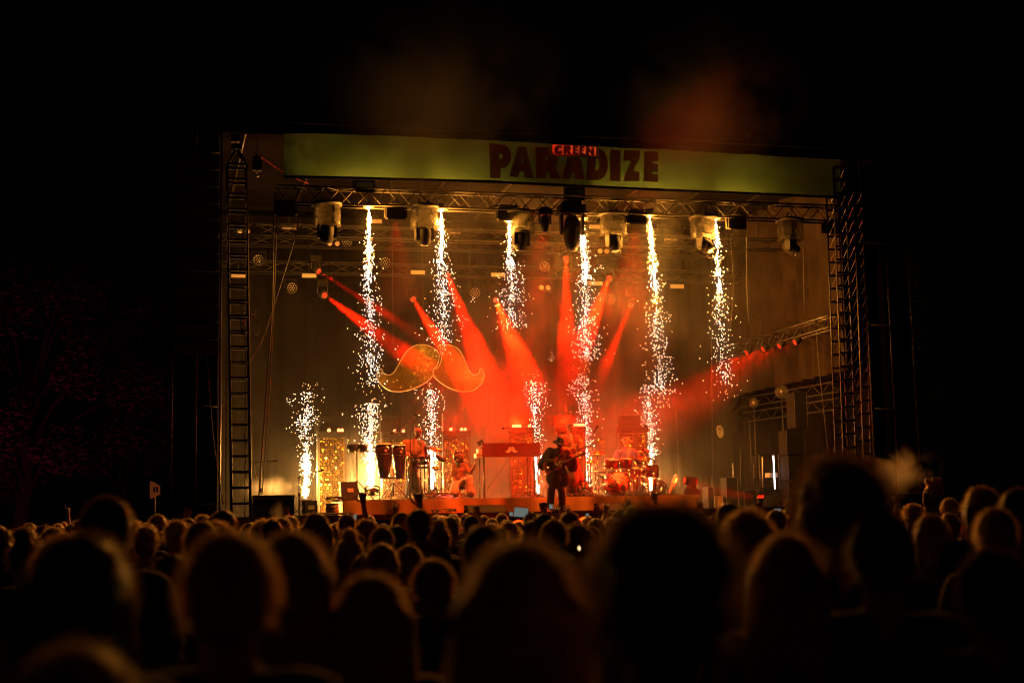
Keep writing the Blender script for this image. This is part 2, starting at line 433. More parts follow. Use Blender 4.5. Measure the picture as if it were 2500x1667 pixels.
# ------------------------------------------------------------------ ladder towers
def tower(label, foot_l, foot_r, top_l, top_r, Y, step, m, depth=0.42, rw=0.022, roof=True, group='front towers of the stage'):
    fl, fr, tl, tr = at(*foot_l, Y), at(*foot_r, Y), at(*top_l, Y), at(*top_r, Y)
    c = (fl+fr)/2; c.z = 0
    t = thing('lattice_tower', label, 'tower', c, 0, group)
    for p, q in ((fl, tl), (fr, tr)):
        for dy in (0, depth):
            a = Vector((p.x, p.y+dy, 0.0)); b = Vector((q.x, q.y+dy, q.z))
            part('rail', MB().tube([a, b], rw, 7), m, t, True)
    n = int((tl.z-0.3)/step); o = None
    for k in range(n+1):
        z = tl.z-k*step
        s = (z)/(tl.z)
        xl, xr = fl.x+(tl.x-fl.x)*s, fr.x+(tr.x-fr.x)*s
        for dy in (0, depth):
            if o is None: o = part('rung', MB().box((0.5, 0, 0), (1, 0.035, 0.05)), m, t)
            else: o = again(o, t)
            o.location = Vector((xl, Y+dy, z))-c; o.scale = (xr-xl, 1, 1)
    g = MB()
    for k in range(0, n, 1):
        z = tl.z-k*step; g.tube([(tr.x, Y, z), (tr.x, Y+depth, z-step)], 0.010, 5)
        g.tube([(tl.x, Y, z), (tl.x, Y+depth, z-step)], 0.010, 5)
    part('cross_brace', g, m, t, True, kind='stuff')
    if roof:
        apex = (tl+tr)/2+Vector((0, depth/2, 0.42)); g = MB()
        for q in (tl, tr):
            for dy in (0, depth): g.tube([q+Vector((0, dy, 0)), apex], 0.03, 6)
        g.box(apex, (0.24, 0.3, 0.12)); part('tower_head', g, m, t, True)
    return t
tower('left black lattice tower with pointed head seen as a tall ladder', (570, 1240), (617, 1240), (556, 400), (602, 400), -0.2, 0.345, 'black_metal')
tower('right lattice tower of grey metal with evenly spaced rungs', (2062, 1240), (2094, 1240), (2034, 410), (2062, 410), 0.0, 0.335, 'dull_alu', roof=False)
tower('narrow rear lattice tower beside the taller right tower', (2112, 1240), (2128, 1240), (2084, 470), (2105, 470), 0.6, 0.335, 'dull_alu', roof=False)

# ------------------------------------------------------------------ wings and black PA structures beside the stage
def wing(label, px0, px1, pytop, Y, depth=3.0):
    x0, x1 = fx(px0, Y, 4), fx(px1, Y, 4); zt = at((px0+px1)/2, pytop, Y).z
    t = thing('stage_wing', label, 'stage wing', ((x0+x1)/2, Y, 0))
    cx = (x0+x1)/2
    part('scrim', pleated(x0, Y, x1, Y, 0.02, zt-0.05, n=50, amp=0.02, per=0.7), 'drape', t, True)
    part('side_scrim', pleated(x1 if px0 < 1000 else x0, Y+0.03, x1 if px0 < 1000 else x0, Y+depth, 0.02, zt-0.05, n=30, amp=0.02, per=0.7), 'drape', t, True)
    po = None
    for x in (x0-0.06, cx, x1+0.06):
        if po is None: po = part('scaffold_post', MB().tube([(0, 0, 0), (0, 0, zt)], 0.025, 7), 'dull_alu', t)
        else: po = again(po, t)
        po.location = (x-cx, -0.07, 0)
    led = None
    for z in [zt*k/5 for k in range(1, 6)]:
        if led is None: led = part('ledger', MB().tube([(x0-cx, 0, 0), (x1-cx, 0, 0)], 0.02, 6), 'dull_alu', t)
        else: led = again(led, t)
        led.location = (0, -0.08, z)
wing('tall black scrim wing of scaffolding to the left of the stage', 425, 530, 300, 0.2)
wing('tall black scrim wing of scaffolding to the right of the stage', 2132, 2230, 400, 0.9)
def line_array(label, px, py0, n, Y, w=0.95, h=0.34):
    p = at(px, py0, Y); t = thing('line_array', label, 'loudspeakers', p, 0, 'hanging line arrays')
    cab = None
    for k in range(n):
        a = R(1.2)*k
        if cab is None:
            g = MB(); g.prism([(-w/2, -h/2), (w/2, -h/2), (w/2, h/2), (-w/2, h/2)], [], lambda x, y: Vector((x, -0.25, y)), (0, 0.55, 0))
            cab = part('cabinet', g, 'dark_case', t); o = cab
            part('grille', MB().box((0, -0.262, 0), (w*0.92, 0.015, h*0.82)), 'black_metal', cab)
        else:
            o = copy_tree(cab, t)
        o.location = (0, -0.02*k*k*0.1, -k*(h+0.03)); o.rotation_euler = (a, 0, 0)
    part('rigging_frame', MB().box((0, 0, 0.24), (w, 0.5, 0.06)).tube([(0, 0, 0.27), (0, 0, 0.9)], 0.012, 6), 'black_metal', t)
line_array('black line array of loudspeaker cabinets hanging left of the left tower', 480, 400, 12, -0.8)

# motor and rigging mess beside left tower
def clutter(name, label, cat, c, s, n, m='black_metal', seed=1, group=None, r=0.012):
    rr = random.Random(seed); g = MB(); c = Vector(c)
    for _ in range(n):
        p = c+Vector((rr.uniform(-1, 1)*s[0], rr.uniform(-1, 1)*s[1], rr.uniform(-1, 1)*s[2]))
        pts = [p]
        for k in range(7):
            p = p+Vector((rr.uniform(-1, 1)*s[0], rr.uniform(-1, 1)*s[1], rr.uniform(-1, 1)*s[2]))*0.5
            p = Vector([max(c[i]-s[i], min(c[i]+s[i], p[i])) for i in range(3)]); pts.append(p)
        g.tube(pts, r, 5)
    return single(name, g, m, label, cat, group, loc=c)
clutter('cable_bundle', 'tangled cable bundle hung beside the left tower half way up', 'cables', at(612, 792, 0.3), (0.22, 0.1, 0.4), 9)
clutter('cable_bundle', 'tangle of cables and clamps on the roof corner above the left tower', 'cables', at(500, 300, 0.3), (0.6, 0.2, 0.15), 9, seed=4)
for i, (px, py, lb) in enumerate(((628, 400, 'chain hoist hanging beside the pointed head of the left tower'), (575, 330, 'chain hoist above the left tower head'))):
    p = at(px, py, 0.5); t = thing('chain_hoist', lb, 'hoist', p, 0, 'chain hoists of the roof')
    part('motor', MB().box((0, 0, 0), (0.2, 0.18, 0.34)), 'black_metal', t)
    part('hook', MB().ring((0, 0, -0.26), (0, 1, 0), 0.05, 0.012, 12).tube([(0, 0, -0.17), (0, 0, -0.21)], 0.015, 6), 'alu', t)
    part('chain', MB().tube([(0, 0, 0.17), (0, 0, 1.0)], 0.012, 5), 'dull_alu', t)
def rope(label, pts, r=0.012, m='cable', name='cable', cat='cable', group='cables hanging inside the stage opening'):
    P = [at(*p) for p in pts]
    # smooth
    out = []
    for i in range(len(P)-1):
        a, b_, c_, d_ = P[max(i-1, 0)], P[i], P[i+1], P[min(i+2, len(P)-1)]
        for k in range(5):
            t = k/5; out.append(0.5*((2*b_)+(c_-a)*t+(2*a-5*b_+4*c_-d_)*t*t+(-a+3*b_-3*c_+d_)*t**3))
    out.append(P[-1])
    return single(name, MB().tube(out, r, 6), m, label, cat, group, loc=P[0])
rope('thick black cable dropping from the left end of the front truss to the floor', [(672, 470, 0.7), (668, 560, 0.7), (664, 760, 0.7), (650, 960, 0.9), (632, 1210, 1.2)], 0.018)
rope('second cable beside the thick one at the left truss end', [(676, 480, 0.75), (673, 620, 0.75), (666, 800, 0.75), (655, 1000, 1.0), (640, 1205, 1.4)], 0.012)
rope('slanting guy rope from the front truss down to the left tower', [(742, 485, 0.8), (715, 600, 0.7), (664, 760, 0.4), (640, 830, 0.3), (600, 895, 0.2)], 0.012)
rope('red strap line running from the left tower head to the truss', [(620, 372, 0.3), (700, 425, 0.5), (752, 448, 0.7)], 0.010, 'red_strap')
rope('long black cable curving down outside the left tower', [(505, 860, 0.1), (512, 960, 0.1), (522, 1080, 0.0), (545, 1230, -0.2)], 0.014)
rope('thin line down the right inner side next to the tower', [(1993, 810, 1.4), (2000, 900, 1.4), (2022, 1100, 1.4)], 0.010)
rope('thin pale wire hanging behind the drum kit', [(1650, 1000, 5), (1655, 1100, 5), (1659, 1195, 5)], 0.008, 'dull_alu')
rope('thin wire right of the stage centre, left of the white tag', [(1737, 800, 4), (1738, 950, 4), (1740, 1240, 4)], 0.008, 'dull_alu')
rope('thin wire hanging just right of the white tag', [(1783, 570, 3), (1790, 700, 3), (1783, 800, 3)], 0.008, 'dull_alu')
rope('thin vertical wire inside the right drape', [(1960, 560, 2), (1962, 680, 2), (1964, 770, 2)], 0.009, 'dull_alu')
rope('thin wire crossing in front of the side truss', [(1822, 560, 2), (1823, 700, 2), (1828, 790, 2)], 0.008, 'dull_alu')

# ------------------------------------------------------------------ banner
top = [(692, 327), (760, 326), (1000, 334), (1180, 343), (1350, 352), (1500, 360), (1700, 370), (1900, 382), (2054, 391)]
bot = [(694, 428), (850, 431), (1000, 435), (1200, 440), (1400, 450), (1500, 455), (1700, 464), (1900, 472), (2050, 478)]
def interp(tb, x):
    for (x0, y0), (x1, y1) in zip(tb, tb[1:]):
        if x <= x1: return y0+(y1-y0)*(x-x0)/(x1-x0)
    return tb[-1][1]
def ban(px, py, off=0.0):
    p = at(px, py, 0.0)
    wv = 0.0
    return at(px, py, wv-off)
bn = thing('banner', 'long green festival banner with maroon lettering across the stage roof edge', 'banner', at(1370, 478, 0))
cv = lambda x, y: (1150+x/4.704, 320+y/4.704)
PATCH = [(927, 157), (1438, 187), (1435, 293), (940, 283)]
ob = [(693+1359*k/60, interp(top, 693+1359*k/60)+rnd.uniform(-0.8, 0.8)) for k in range(61)]+[(2052-1359*k/40, interp(bot, 2052-1359*k/40)) for k in range(41)]
g = MB(); g.sheet(ob, [[cv(*q) for q in PATCH]], lambda x, y: ban(x, y))
part('cloth', g, 'banner_cloth', bn, True)
g = MB(); g.tube([ban(693+(2052-693)*k/40, interp(bot, 693+(2052-693)*k/40)+4, 0.01) for k in range(41)], 0.035, 6); part('hem', g, 'drape', bn, True)
LET = [('P', [(208, 150), (225, 142), (330, 150), (400, 170), (445, 215), (467, 290), (455, 350), (420, 400), (370, 425), (338, 430), (338, 545), (218, 538)], [[(328, 262), (350, 265), (365, 292), (352, 318), (328, 322)]]),
 ('A', [(538, 178), (605, 178), (635, 195), (720, 535), (712, 545), (612, 538), (600, 465), (565, 462), (540, 530), (443, 525), (445, 505)], [[(585, 318), (602, 368), (568, 366)]]),
 ('R', [(738, 185), (918, 190), (920, 296), (985, 298), (1000, 330), (992, 380), (965, 410), (1035, 550), (915, 548), (878, 455), (865, 475), (860, 545), (745, 540)], [[(862, 285), (885, 290), (898, 312), (885, 342), (862, 348)]]),
 ('A', [(1108, 304), (1248, 306), (1262, 325), (1308, 555), (1195, 558), (1185, 485), (1155, 483), (1135, 552), (1040, 550), (1050, 510)], [[(1178, 345), (1192, 392), (1164, 390)]]),
 ('D', [(1335, 306), (1448, 308), (1450, 197), (1500, 215), (1545, 260), (1570, 340), (1568, 440), (1540, 520), (1480, 562), (1330, 568), (1325, 540)], [[(1432, 325), (1456, 330), (1476, 380), (1468, 440), (1430, 458)]]),
 ('I', [(1605, 218), (1700, 218), (1715, 235), (1715, 575), (1598, 572), (1598, 230)], []),
 ('Z', [(1755, 225), (1935, 222), (1945, 245), (1940, 310), (1860, 460), (1935, 468), (1932, 575), (1750, 582), (1755, 530), (1835, 345), (1757, 345), (1750, 320)], []),
 ('E', [(1985, 230), (2150, 235), (2152, 345), (2088, 352), (2090, 375), (2150, 378), (2150, 470), (2088, 472), (2090, 495), (2150, 498), (2150, 588), (1980, 580)], [])]
cv = lambda x, y: (1150+x/4.704, 320+y/4.704)
for ch, o, h in LET:
    g = MB(); g.sheet(o, h, lambda x, y: ban(*cv(x, y), 0.012)); q = part('letter', g, 'banner_maroon', bn, True, label='maroon letter '+ch)
g = MB(); g.sheet([(921, 150), (1446, 180), (1443, 300), (932, 290)], [[(927, 157), (1438, 187), (1435, 293), (940, 283)]], lambda x, y: ban(*cv(x, y), 0.018)); part('patch_border', g, 'banner_dark', bn, True)
pt = part('pink_patch', MB().sheet([(927, 157), (1438, 187), (1435, 293), (940, 283)], [], lambda x, y: ban(*cv(x, y), 0.014)), 'banner_pink', bn, True, label='small pink patch reading GREEN')
SE = [(1168, 172), (1225, 174), (1225, 198), (1200, 198), (1200, 212), (1222, 213), (1222, 232), (1200, 232), (1200, 250), (1227, 252), (1227, 275), (1166, 273)]
SM = [('G', [(1045, 195), (1010, 200), (1000, 225), (1008, 240), (1012, 225), (1048, 228), (1045, 262), (1000, 272), (965, 255), (953, 218), (965, 180), (1000, 165), (1040, 168)]),
 ('R', [(1062, 168), (1130, 170), (1150, 190), (1145, 215), (1128, 222), (1152, 272), (1115, 272), (1098, 235), (1096, 270), (1062, 270)]),
 ('E', SE), ('E', [(x+78, y+4) for x, y in SE]),
 ('N', [(1322, 180), (1352, 182), (1380, 225), (1380, 184), (1415, 188), (1413, 280), (1385, 278), (1352, 232), (1352, 277), (1322, 276)])]
for ch, o in SM:
    g = MB(); g.sheet(o, [], lambda x, y: ban(*cv(x, y), 0.022)); part('small_letter', g, 'banner_dark', pt, True, label='dark letter '+ch)

# ------------------------------------------------------------------ trees at the back
def tree(label, base, h, cr, n, leafm, seed):
    rr = random.Random(seed); t = thing('broadleaf_tree', label, 'tree', base)
    g = MB(); pts = [Vector((0, 0, 0))]; 
    for k in range(1, 7): pts.append(Vector((rr.uniform(-.3, .3), rr.uniform(-.3, .3), h*0.75*k/6)))
    g.tube(pts, [0.35, 0.3, 0.26, 0.22, 0.17, 0.12, 0.06], 8)
    lobes = []
    for k in range(16):
        a = rr.uniform(0, 6.28); z = h*rr.uniform(0.35, 0.95); rad = cr*(1-abs(z/h-0.62)*1.3)*rr.uniform(0.4, 1)
        e = Vector((math.cos(a)*rad, math.sin(a)*rad, z)); s = Vector((0, 0, z*0.6)); g.tube([s, (s+e)/2+Vector((0, 0, 0.4)), e], [0.12, 0.07, 0.03], 6)
        lobes.append((e, rr.uniform(0.9, 1.7)))
    part('trunk', g, 'bark', t)
    g = MB()
    for _ in range(n):
        c, r = rr.choice(lobes); v = Vector((rr.gauss(0, 1), rr.gauss(0, 1), rr.gauss(0, 0.8))).normalized()*r*rr.random()**0.4
        p = c+v; a = Vector((rr.gauss(0, 1), rr.gauss(0, 1), rr.gauss(0, 1))).normalized(); b_, c_, _d2 = basis(a); s = rr.uniform(0.07, 0.15)
        g.add([p-b_*s, p-c_*s*0.5, p+b_*s, p+c_*s*0.5], [(0, 1, 2, 3)])
    part('crown', g, leafm, t, kind='stuff')
def gp(px, dep):
    p = at_depth(px, 1265, dep); p.z = 0; return p
tree('broad tree at the far left with leaves catching magenta light', gp(60, 52), 11, 5.0, 9000, 'leaf', 3)
tree('dark tree between the far left tree and the left wing', gp(290, 58), 12, 4.5, 7000, 'leaf', 5)
tree('tall dark tree beyond the right wing', gp(2390, 60), 15, 5.5, 6000, 'leaf_dark', 8)
tree('tall dark tree rising behind the roof, left of centre', gp(900, 62), 19, 6, 6000, 'leaf_dark', 9)
tree('tall dark tree rising behind the roof, right of centre', gp(1750, 64), 20, 6, 6000, 'leaf_dark', 10)
# sign at the left
p = at(390, 1195, -2.0)
sg = thing('hanging_sign', 'small orange sign with two dark square holes left of the stage', 'sign', (p.x, p.y, 0))
g = MB(); g.prism([(366, 1174), (375, 1176), (391, 1186), (391, 1206), (370, 1217), (366, 1216)], [[(374, 1188), (379, 1188), (379, 1201), (374, 1201)], [(381, 1188), (386, 1188), (386, 1201), (381, 1201)]], lambda x, y: at(x, y, -2.0), (0, 0.03, 0))
part('board', g, 'sign_orange', sg, True)
part('backing', MB().prism([(373, 1187), (387, 1187), (387, 1202), (373, 1202)], [], lambda x, y: at(x, y, -1.97), (0, 0.02, 0)), 'black_metal', sg, True)
q = at(378, 1215, -1.96); part('post', MB().tube([(q.x, q.y+0.02, 0), (q.x, q.y+0.02, q.z+0.3)], 0.02, 6), 'dull_alu', sg, True)
# ================================================================== LIGHT FIXTURES
def pxm(px, py, Y): return at(px, py, Y)
def moving_head_cover(label, px, py, yaw=0.0, tilt=0.0, proto=[None]):
    p = at(px, py, YT-0.05)
    t = thing('moving_head', label, 'stage light', p, yaw, 'covered moving heads under the front truss')
    if proto[0] is None:
        g = MB(); g.lathe([(0.0, -0.02), (0.36, -0.02), (0.37, 0.03), (0.30, 0.06), (0.0, 0.06)], seg=28); a = part('top_ring', g, 'black_metal', t)
        g = MB(); g.lathe([(0.30, 0.0), (0.32, -0.08), (0.325, -0.25), (0.31, -0.44), (0.335, -0.50), (0.28, -0.515)], seg=32)
        c = part('rain_cover', g, 'plastic_cover', t)
        c.data.polygons  # pleats of the clear plastic
        for v in c.data.vertices:
            k = 1+0.03*math.sin(math.atan2(v.co.y, v.co.x)*9)+0.02*math.sin(v.co.z*25); v.co.x *= k; v.co.y *= k
        part('base', MB().box((0, 0, -0.12), (0.34, 0.26, 0.16)).box((0, 0, -0.25), (0.24, 0.2, 0.1)).box((0, 0, -0.34), (0.3, 0.24, 0.07)), 'dark_case', t)
        g = MB(); g.box((-0.20, 0, -0.60), (0.05, 0.14, 0.36)); g.box((0.20, 0, -0.60), (0.05, 0.14, 0.36)); g.box((0, 0, -0.43), (0.44, 0.18, 0.06)); g.box((-0.20, 0, -0.78), (0.05, 0.10, 0.05)); g.box((0.20, 0, -0.78), (0.05, 0.10, 0.05))
        part('yoke', g, 'black_metal', t)
        g = MB(); g.lathe([(0.0, 0.20), (0.11, 0.20), (0.16, 0.14), (0.17, 0.0), (0.165, -0.14), (0.13, -0.20), (0.11, -0.23), (0.0, -0.23)], seg=20)
        h = part('lamp_head', g, 'dark_case', t); h.location = (0, 0, -0.68)
        part('lens', MB().lathe([(0.0, 0.0), (0.10, 0.0), (0.10, -0.01), (0, -0.015)], (0, 0, -0.228), seg=18), 'lens_glass', h)
        part('collar', MB().box((0, 0, -0.47), (0.34, 0.16, 0.03)), 'panel_white', t)
        part('clamp', MB().tube([(-0.12, 0, 0.05), (-0.12, 0, 0.2)], 0.02, 6).tube([(0.12, 0, 0.05), (0.12, 0, 0.2)], 0.02, 6), 'black_metal', t)
        proto[0] = t
    else:
        for ch in list(proto[0].children): copy_tree(ch, t)
        h = [c for c in t.children if c.name.startswith('lamp_head')][0]
    h.rotation_euler = (tilt, 0, 0)
    return t
for i, (px, py, tl, lb) in enumerate(((798, 500, 0.3, 'leftmost moving head in a clear rain cover under the front truss'),
    (1035, 507, 0.15, 'moving head in a rain cover beside the second spark fountain'),
    (1270, 521, 0.2, 'moving head in a rain cover partly in front of the third falling sparks'),
    (1497, 526, -0.2, 'moving head in a rain cover right of the big dark beam lamp'),
    (1717, 533, -0.9, 'tilted moving head in a rain cover touching the rightmost falling sparks'),
    (1928, 540, -0.8, 'rightmost moving head in a clear rain cover near the right tower'))):
    moving_head_cover(lb, px, py, 0.15*i, tl)
def bare_head(label, px, py, s, tilt=0.0):
    p = at(px, py, YT-0.1); t = thing('moving_head', label, 'stage light', p)
    part('base', MB().box((0, 0, -0.08*s), (0.62*s, 0.4*s, 0.18*s)).box((0, 0, 0.05*s), (0.44*s, 0.3*s, 0.1*s)).box((0, 0, -0.19*s), (0.70*s, 0.44*s, 0.06*s)), 'dark_case', t)
    g = MB()
    for sx in (-1, 1): g.prism([(-0.09, -0.2), (0.09, -0.2), (0.08, -0.55), (0.05, -0.72), (-0.05, -0.72), (-0.08, -0.55)], [], lambda x, y: Vector((sx*0.27*s-0.03*s, x*s, y*s)), (0.06*s, 0, 0))
    g.box((0, 0, -0.22*s), (0.6*s, 0.2*s, 0.05*s)); part('yoke', g, 'black_metal', t)
    g = MB(); g.lathe([(0, 0.32), (0.12, 0.31), (0.19, 0.2), (0.215, 0.0), (0.20, -0.25), (0.16, -0.42), (0.12, -0.52), (0.0, -0.53)], seg=22)
    g.v = [(x*s, y*s*0.9, z*s) for x, y, z in g.v]
    h = part('lamp_head', g, 'black_metal', t); h.location = (0, 0, -0.58*s); h.rotation_euler = (tilt, 0, 0)
    return t
bare_head('big bare dark moving head hanging beside the fourth spark fountain', 1395, 503, 1.0, 0.1)
bare_head('small dark reddish moving head left of the big one', 1330, 512, 0.5, 0.2)
def flood(label, px, py, w=0.48, h=0.28, Y=0.7, red=False, face=-1, proto={}):
    p = at(px, py, Y); t = thing('flood_light', label, 'stage light', p, 0, 'small flood lights on the front truss')
    part('housing', MB().prism([(-w/2, -h/2), (w/2, -h/2), (w/2*0.92, h/2), (-w/2*0.92, h/2)], [], lambda x, y: Vector((x, -0.08, y)), (0, 0.16, 0)), 'dark_case', t)
    part('glass', MB().box((0, -0.086, -0.01), (w*0.8, 0.01, h*0.68)), 'black_gloss', t)
    g = MB(); g.box((-w/2-0.02, 0, h*0.15), (0.02, 0.06, h*1.1)); g.box((w/2+0.02, 0, h*0.15), (0.02, 0.06, h*1.1)); g.box((0, 0, h*0.7), (w+0.06, 0.05, 0.02)); part('bracket', g, 'black_metal', t)
    part('barn_door', MB().box((0, -0.12, -h/2-0.03), (w*0.9, 0.1, 0.012), Matrix.Rotation(0.5, 3, 'X')), 'black_metal', t)
    part('barn_door', MB().box((0, -0.12, h/2+0.03), (w*0.8, 0.1, 0.012), Matrix.Rotation(-0.5, 3, 'X')), 'black_metal', t)
for px, py, lb in ((697, 512, 'flood light at the left end of the front truss'), (966, 520, 'flood light between the two leftmost covered moving heads'),
    (1236, 523, 'flood light left of the third covered moving head'), (1553, 533, 'flood light right of the fourth covered moving head'),
    (1797, 546, 'flood light between the two rightmost covered moving heads'), (2029, 556, 'flood light at the right end of the front truss'),
    (889, 455, 'flood light standing on top of the truss below the left part of the banner'), (1402, 474, 'flood light on top of the truss above the big dark moving head')):
    flood(lb, px, py)

# --- panels, LED pars and blinders on the rear trusses
def panel(px, py, w=34, h=9, Y=6.6, lb=''):
    p = at(px, py, Y); s = 105*33/project(p)[2]
    t = thing('panel_lamp', lb, 'stage light', p, 0, 'small pale panel lamps on the rear trusses')
    part('frame', MB().box((0, 0.03, 0), (w/s+0.04, 0.05, h/s+0.04)), 'black_metal', t)
    part('diffuser', MB().box((0, -0.004, 0), (w/s, 0.012, h/s)), 'panel_white', t)
    part('bracket', MB().tube([(0, 0.05, h/s/2), (0, 0.05, h/s/2+0.25)], 0.012, 5), 'black_metal', t)
for px, py, lb in ((706, 555, 'pale panel lamp highest on the left, by the slanting rope'), (755, 673, 'pale panel lamp above the upper left red beam'),
    (915, 540, 'pale panel lamp just right of the leftmost falling sparks'), (1020, 665, 'pale panel lamp left of the second falling sparks'),
    (1107, 567, 'pale panel lamp right of the second falling sparks'), (1216, 671, 'pale panel lamp left of the third falling sparks'),
    (1455, 554, 'pale panel lamp left of the fifth falling sparks'), (1638, 583, 'pale panel lamp between the two rightmost falling sparks'),
    (1653, 699, 'faint panel lamp low between the two rightmost falling sparks'), (1455, 692, 'faint panel lamp right of the upright red beam'), (582, 673, 'pale panel lamp seen through the left tower')):
    panel(px, py, lb=lb)
def led_par(px, py, lb, rad=0.16, Y=6.4, n=19):
    p = at(px, py, Y); t = thing('led_par', lb, 'stage light', p, rnd.uniform(-.3, .3), 'round unlit lamps with rings of small lenses')
    part('housing', MB().lathe([(0.0, 0.22), (rad*0.7, 0.22), (rad, 0.1), (rad, -0.03), (rad*0.93, -0.03), (rad*0.93, 0.0), (0, 0.0)], axis=(0, 1, 0), seg=24), 'dark_case', t)
    o = None
    for r, k in ((0, 1), (0.4, 6), (0.8, 12)):
        for i in range(k):
            a = 2*math.pi*i/k
            if o is None: o = part('lens', MB().lathe([(0, -0.012), (rad*0.09, -0.008), (rad*0.13, 0.0)], axis=(0, 1, 0), seg=8), 'lens_glass', t)
            else: o = again(o, t)
            o.location = (rad*r*math.cos(a), -0.006, rad*r*math.sin(a))
    part('yoke', MB().tube([(-rad-0.02, 0.1, 0), (-rad-0.02, 0.1, rad+0.08), (rad+0.02, 0.1, rad+0.08), (rad+0.02, 0.1, 0)], 0.012, 5), 'black_metal', t)
for px, py, lb in ((631, 635, 'round unlit lamp nearest the left tower'), (713, 703, 'round unlit lamp left of the upper red beam'), (847, 591, 'round unlit lamp left of the leftmost falling sparks'),
    (941, 641, 'round unlit lamp right of the leftmost falling sparks'), (1160, 715, 'round unlit lamp left of the orange-red beam'), (1330, 651, 'round unlit lamp left of the upright red beam'),
    (1491, 730, 'round unlit lamp low, under the slanting right red beam'), (1506, 612, 'round unlit lamp left of the fifth falling sparks')):
    led_par(px, py, lb)
def blinder(px, py, lb):
    p = at(px, py, 6.4); t = thing('blinder_light', lb, 'stage light', p, 0, 'two-lamp blinders on the rear trusses')
    part('housing', MB().box((0, 0.08, 0), (0.42, 0.14, 0.2)), 'dark_case', t); o = None
    for x in (-0.1, 0.1):
        if o is None: o = part('lamp', MB().lathe([(0, -0.01), (0.05, -0.02), (0.075, -0.0)], axis=(0, 1, 0), seg=16), 'panel_white', t)
        else: o = again(o, t)
        o.location = (x, 0, 0)
for px, py, lb in ((814, 594, 'two-lamp blinder under the leftmost covered moving head'), (594, 564, 'two-lamp blinder seen through the left tower'), (1330, 702, 'two-lamp blinder left of the upright red beam'), (1473, 613, 'two-lamp blinder under the fourth covered moving head')):
    blinder(px, py, lb)

# --- red beams from the rear truss: (source px, py, Y) -> aim (px, py, Y)
BEAMS = [((779, 663, 6.6), (940, 765, 4.6), 110, 4.4, 'upper red beam lamp at the far left of the rear truss'),
         ((793, 721, 6.5), (1010, 880, 1.6), 300, 6.2, 'red beam lamp below the upper left one'),
         ((1009, 731, 6.5), (1180, 1000, 0.8), 190, 7.2, 'red beam lamp above the golden moustache'),
         ((1093, 673, 6.5), (1205, 960, 0.8), 160, 7.6, 'red beam lamp right of the second falling sparks'),
         ((1211, 733, 6.2), (1300, 960, 0.5), 240, 8.6, 'red beam lamp with the hottest orange beam in the middle'),
         ((1382, 631, 6.5), (1384, 900, 1.5), 85, 5.8, 'red beam lamp pointing straight down'),
         ((1487, 679, 6.5), (1400, 900, 1.2), 125, 6.8, 'red beam lamp slanting down to the left'),
         ((1540, 745, 6.8), (1440, 985, 2.5), 22, 5, 'faint red beam lamp above the drum kit')]
def beam_head(label, src, dst, en, deg, color=RED):
    s = at(*src); d = at(*dst); dr = (d-s).normalized()
    t = thing('moving_head', label, 'stage light', s, 0, 'lit red beam lamps')
    g = MB().lathe([(0, -0.34), (0.09, -0.33), (0.13, -0.2), (0.12, -0.03), (0.085, 0.0), (0.075, 0.0), (0.075, -0.02), (0, -0.02)], axis=dr, seg=18)
    part('lamp_head', g, 'black_metal', t)
    part('lens', MB().lathe([(0, -0.012), (0.072, -0.012)], axis=dr, seg=18), 'red_lens', t)
    u = Vector((0, 0, 1)); c = -dr*0.17
    sd = dr.cross(u).normalized()*0.15
    part('yoke', MB().tube([c-sd, c-sd+u*0.22, c+sd+u*0.22, c+sd], 0.02, 6), 'black_metal', t)
    part('base', MB().box(c+u*0.30, (0.3, 0.22, 0.14)), 'dark_case', t)
    lamp('beam_light', 'SPOT', s+dr*0.03, en*KB, color, t, d, 0.05, R(deg), 0.35)
    return t
for s, d, en, deg, lb in BEAMS: beam_head(lb, s, d, en, deg)

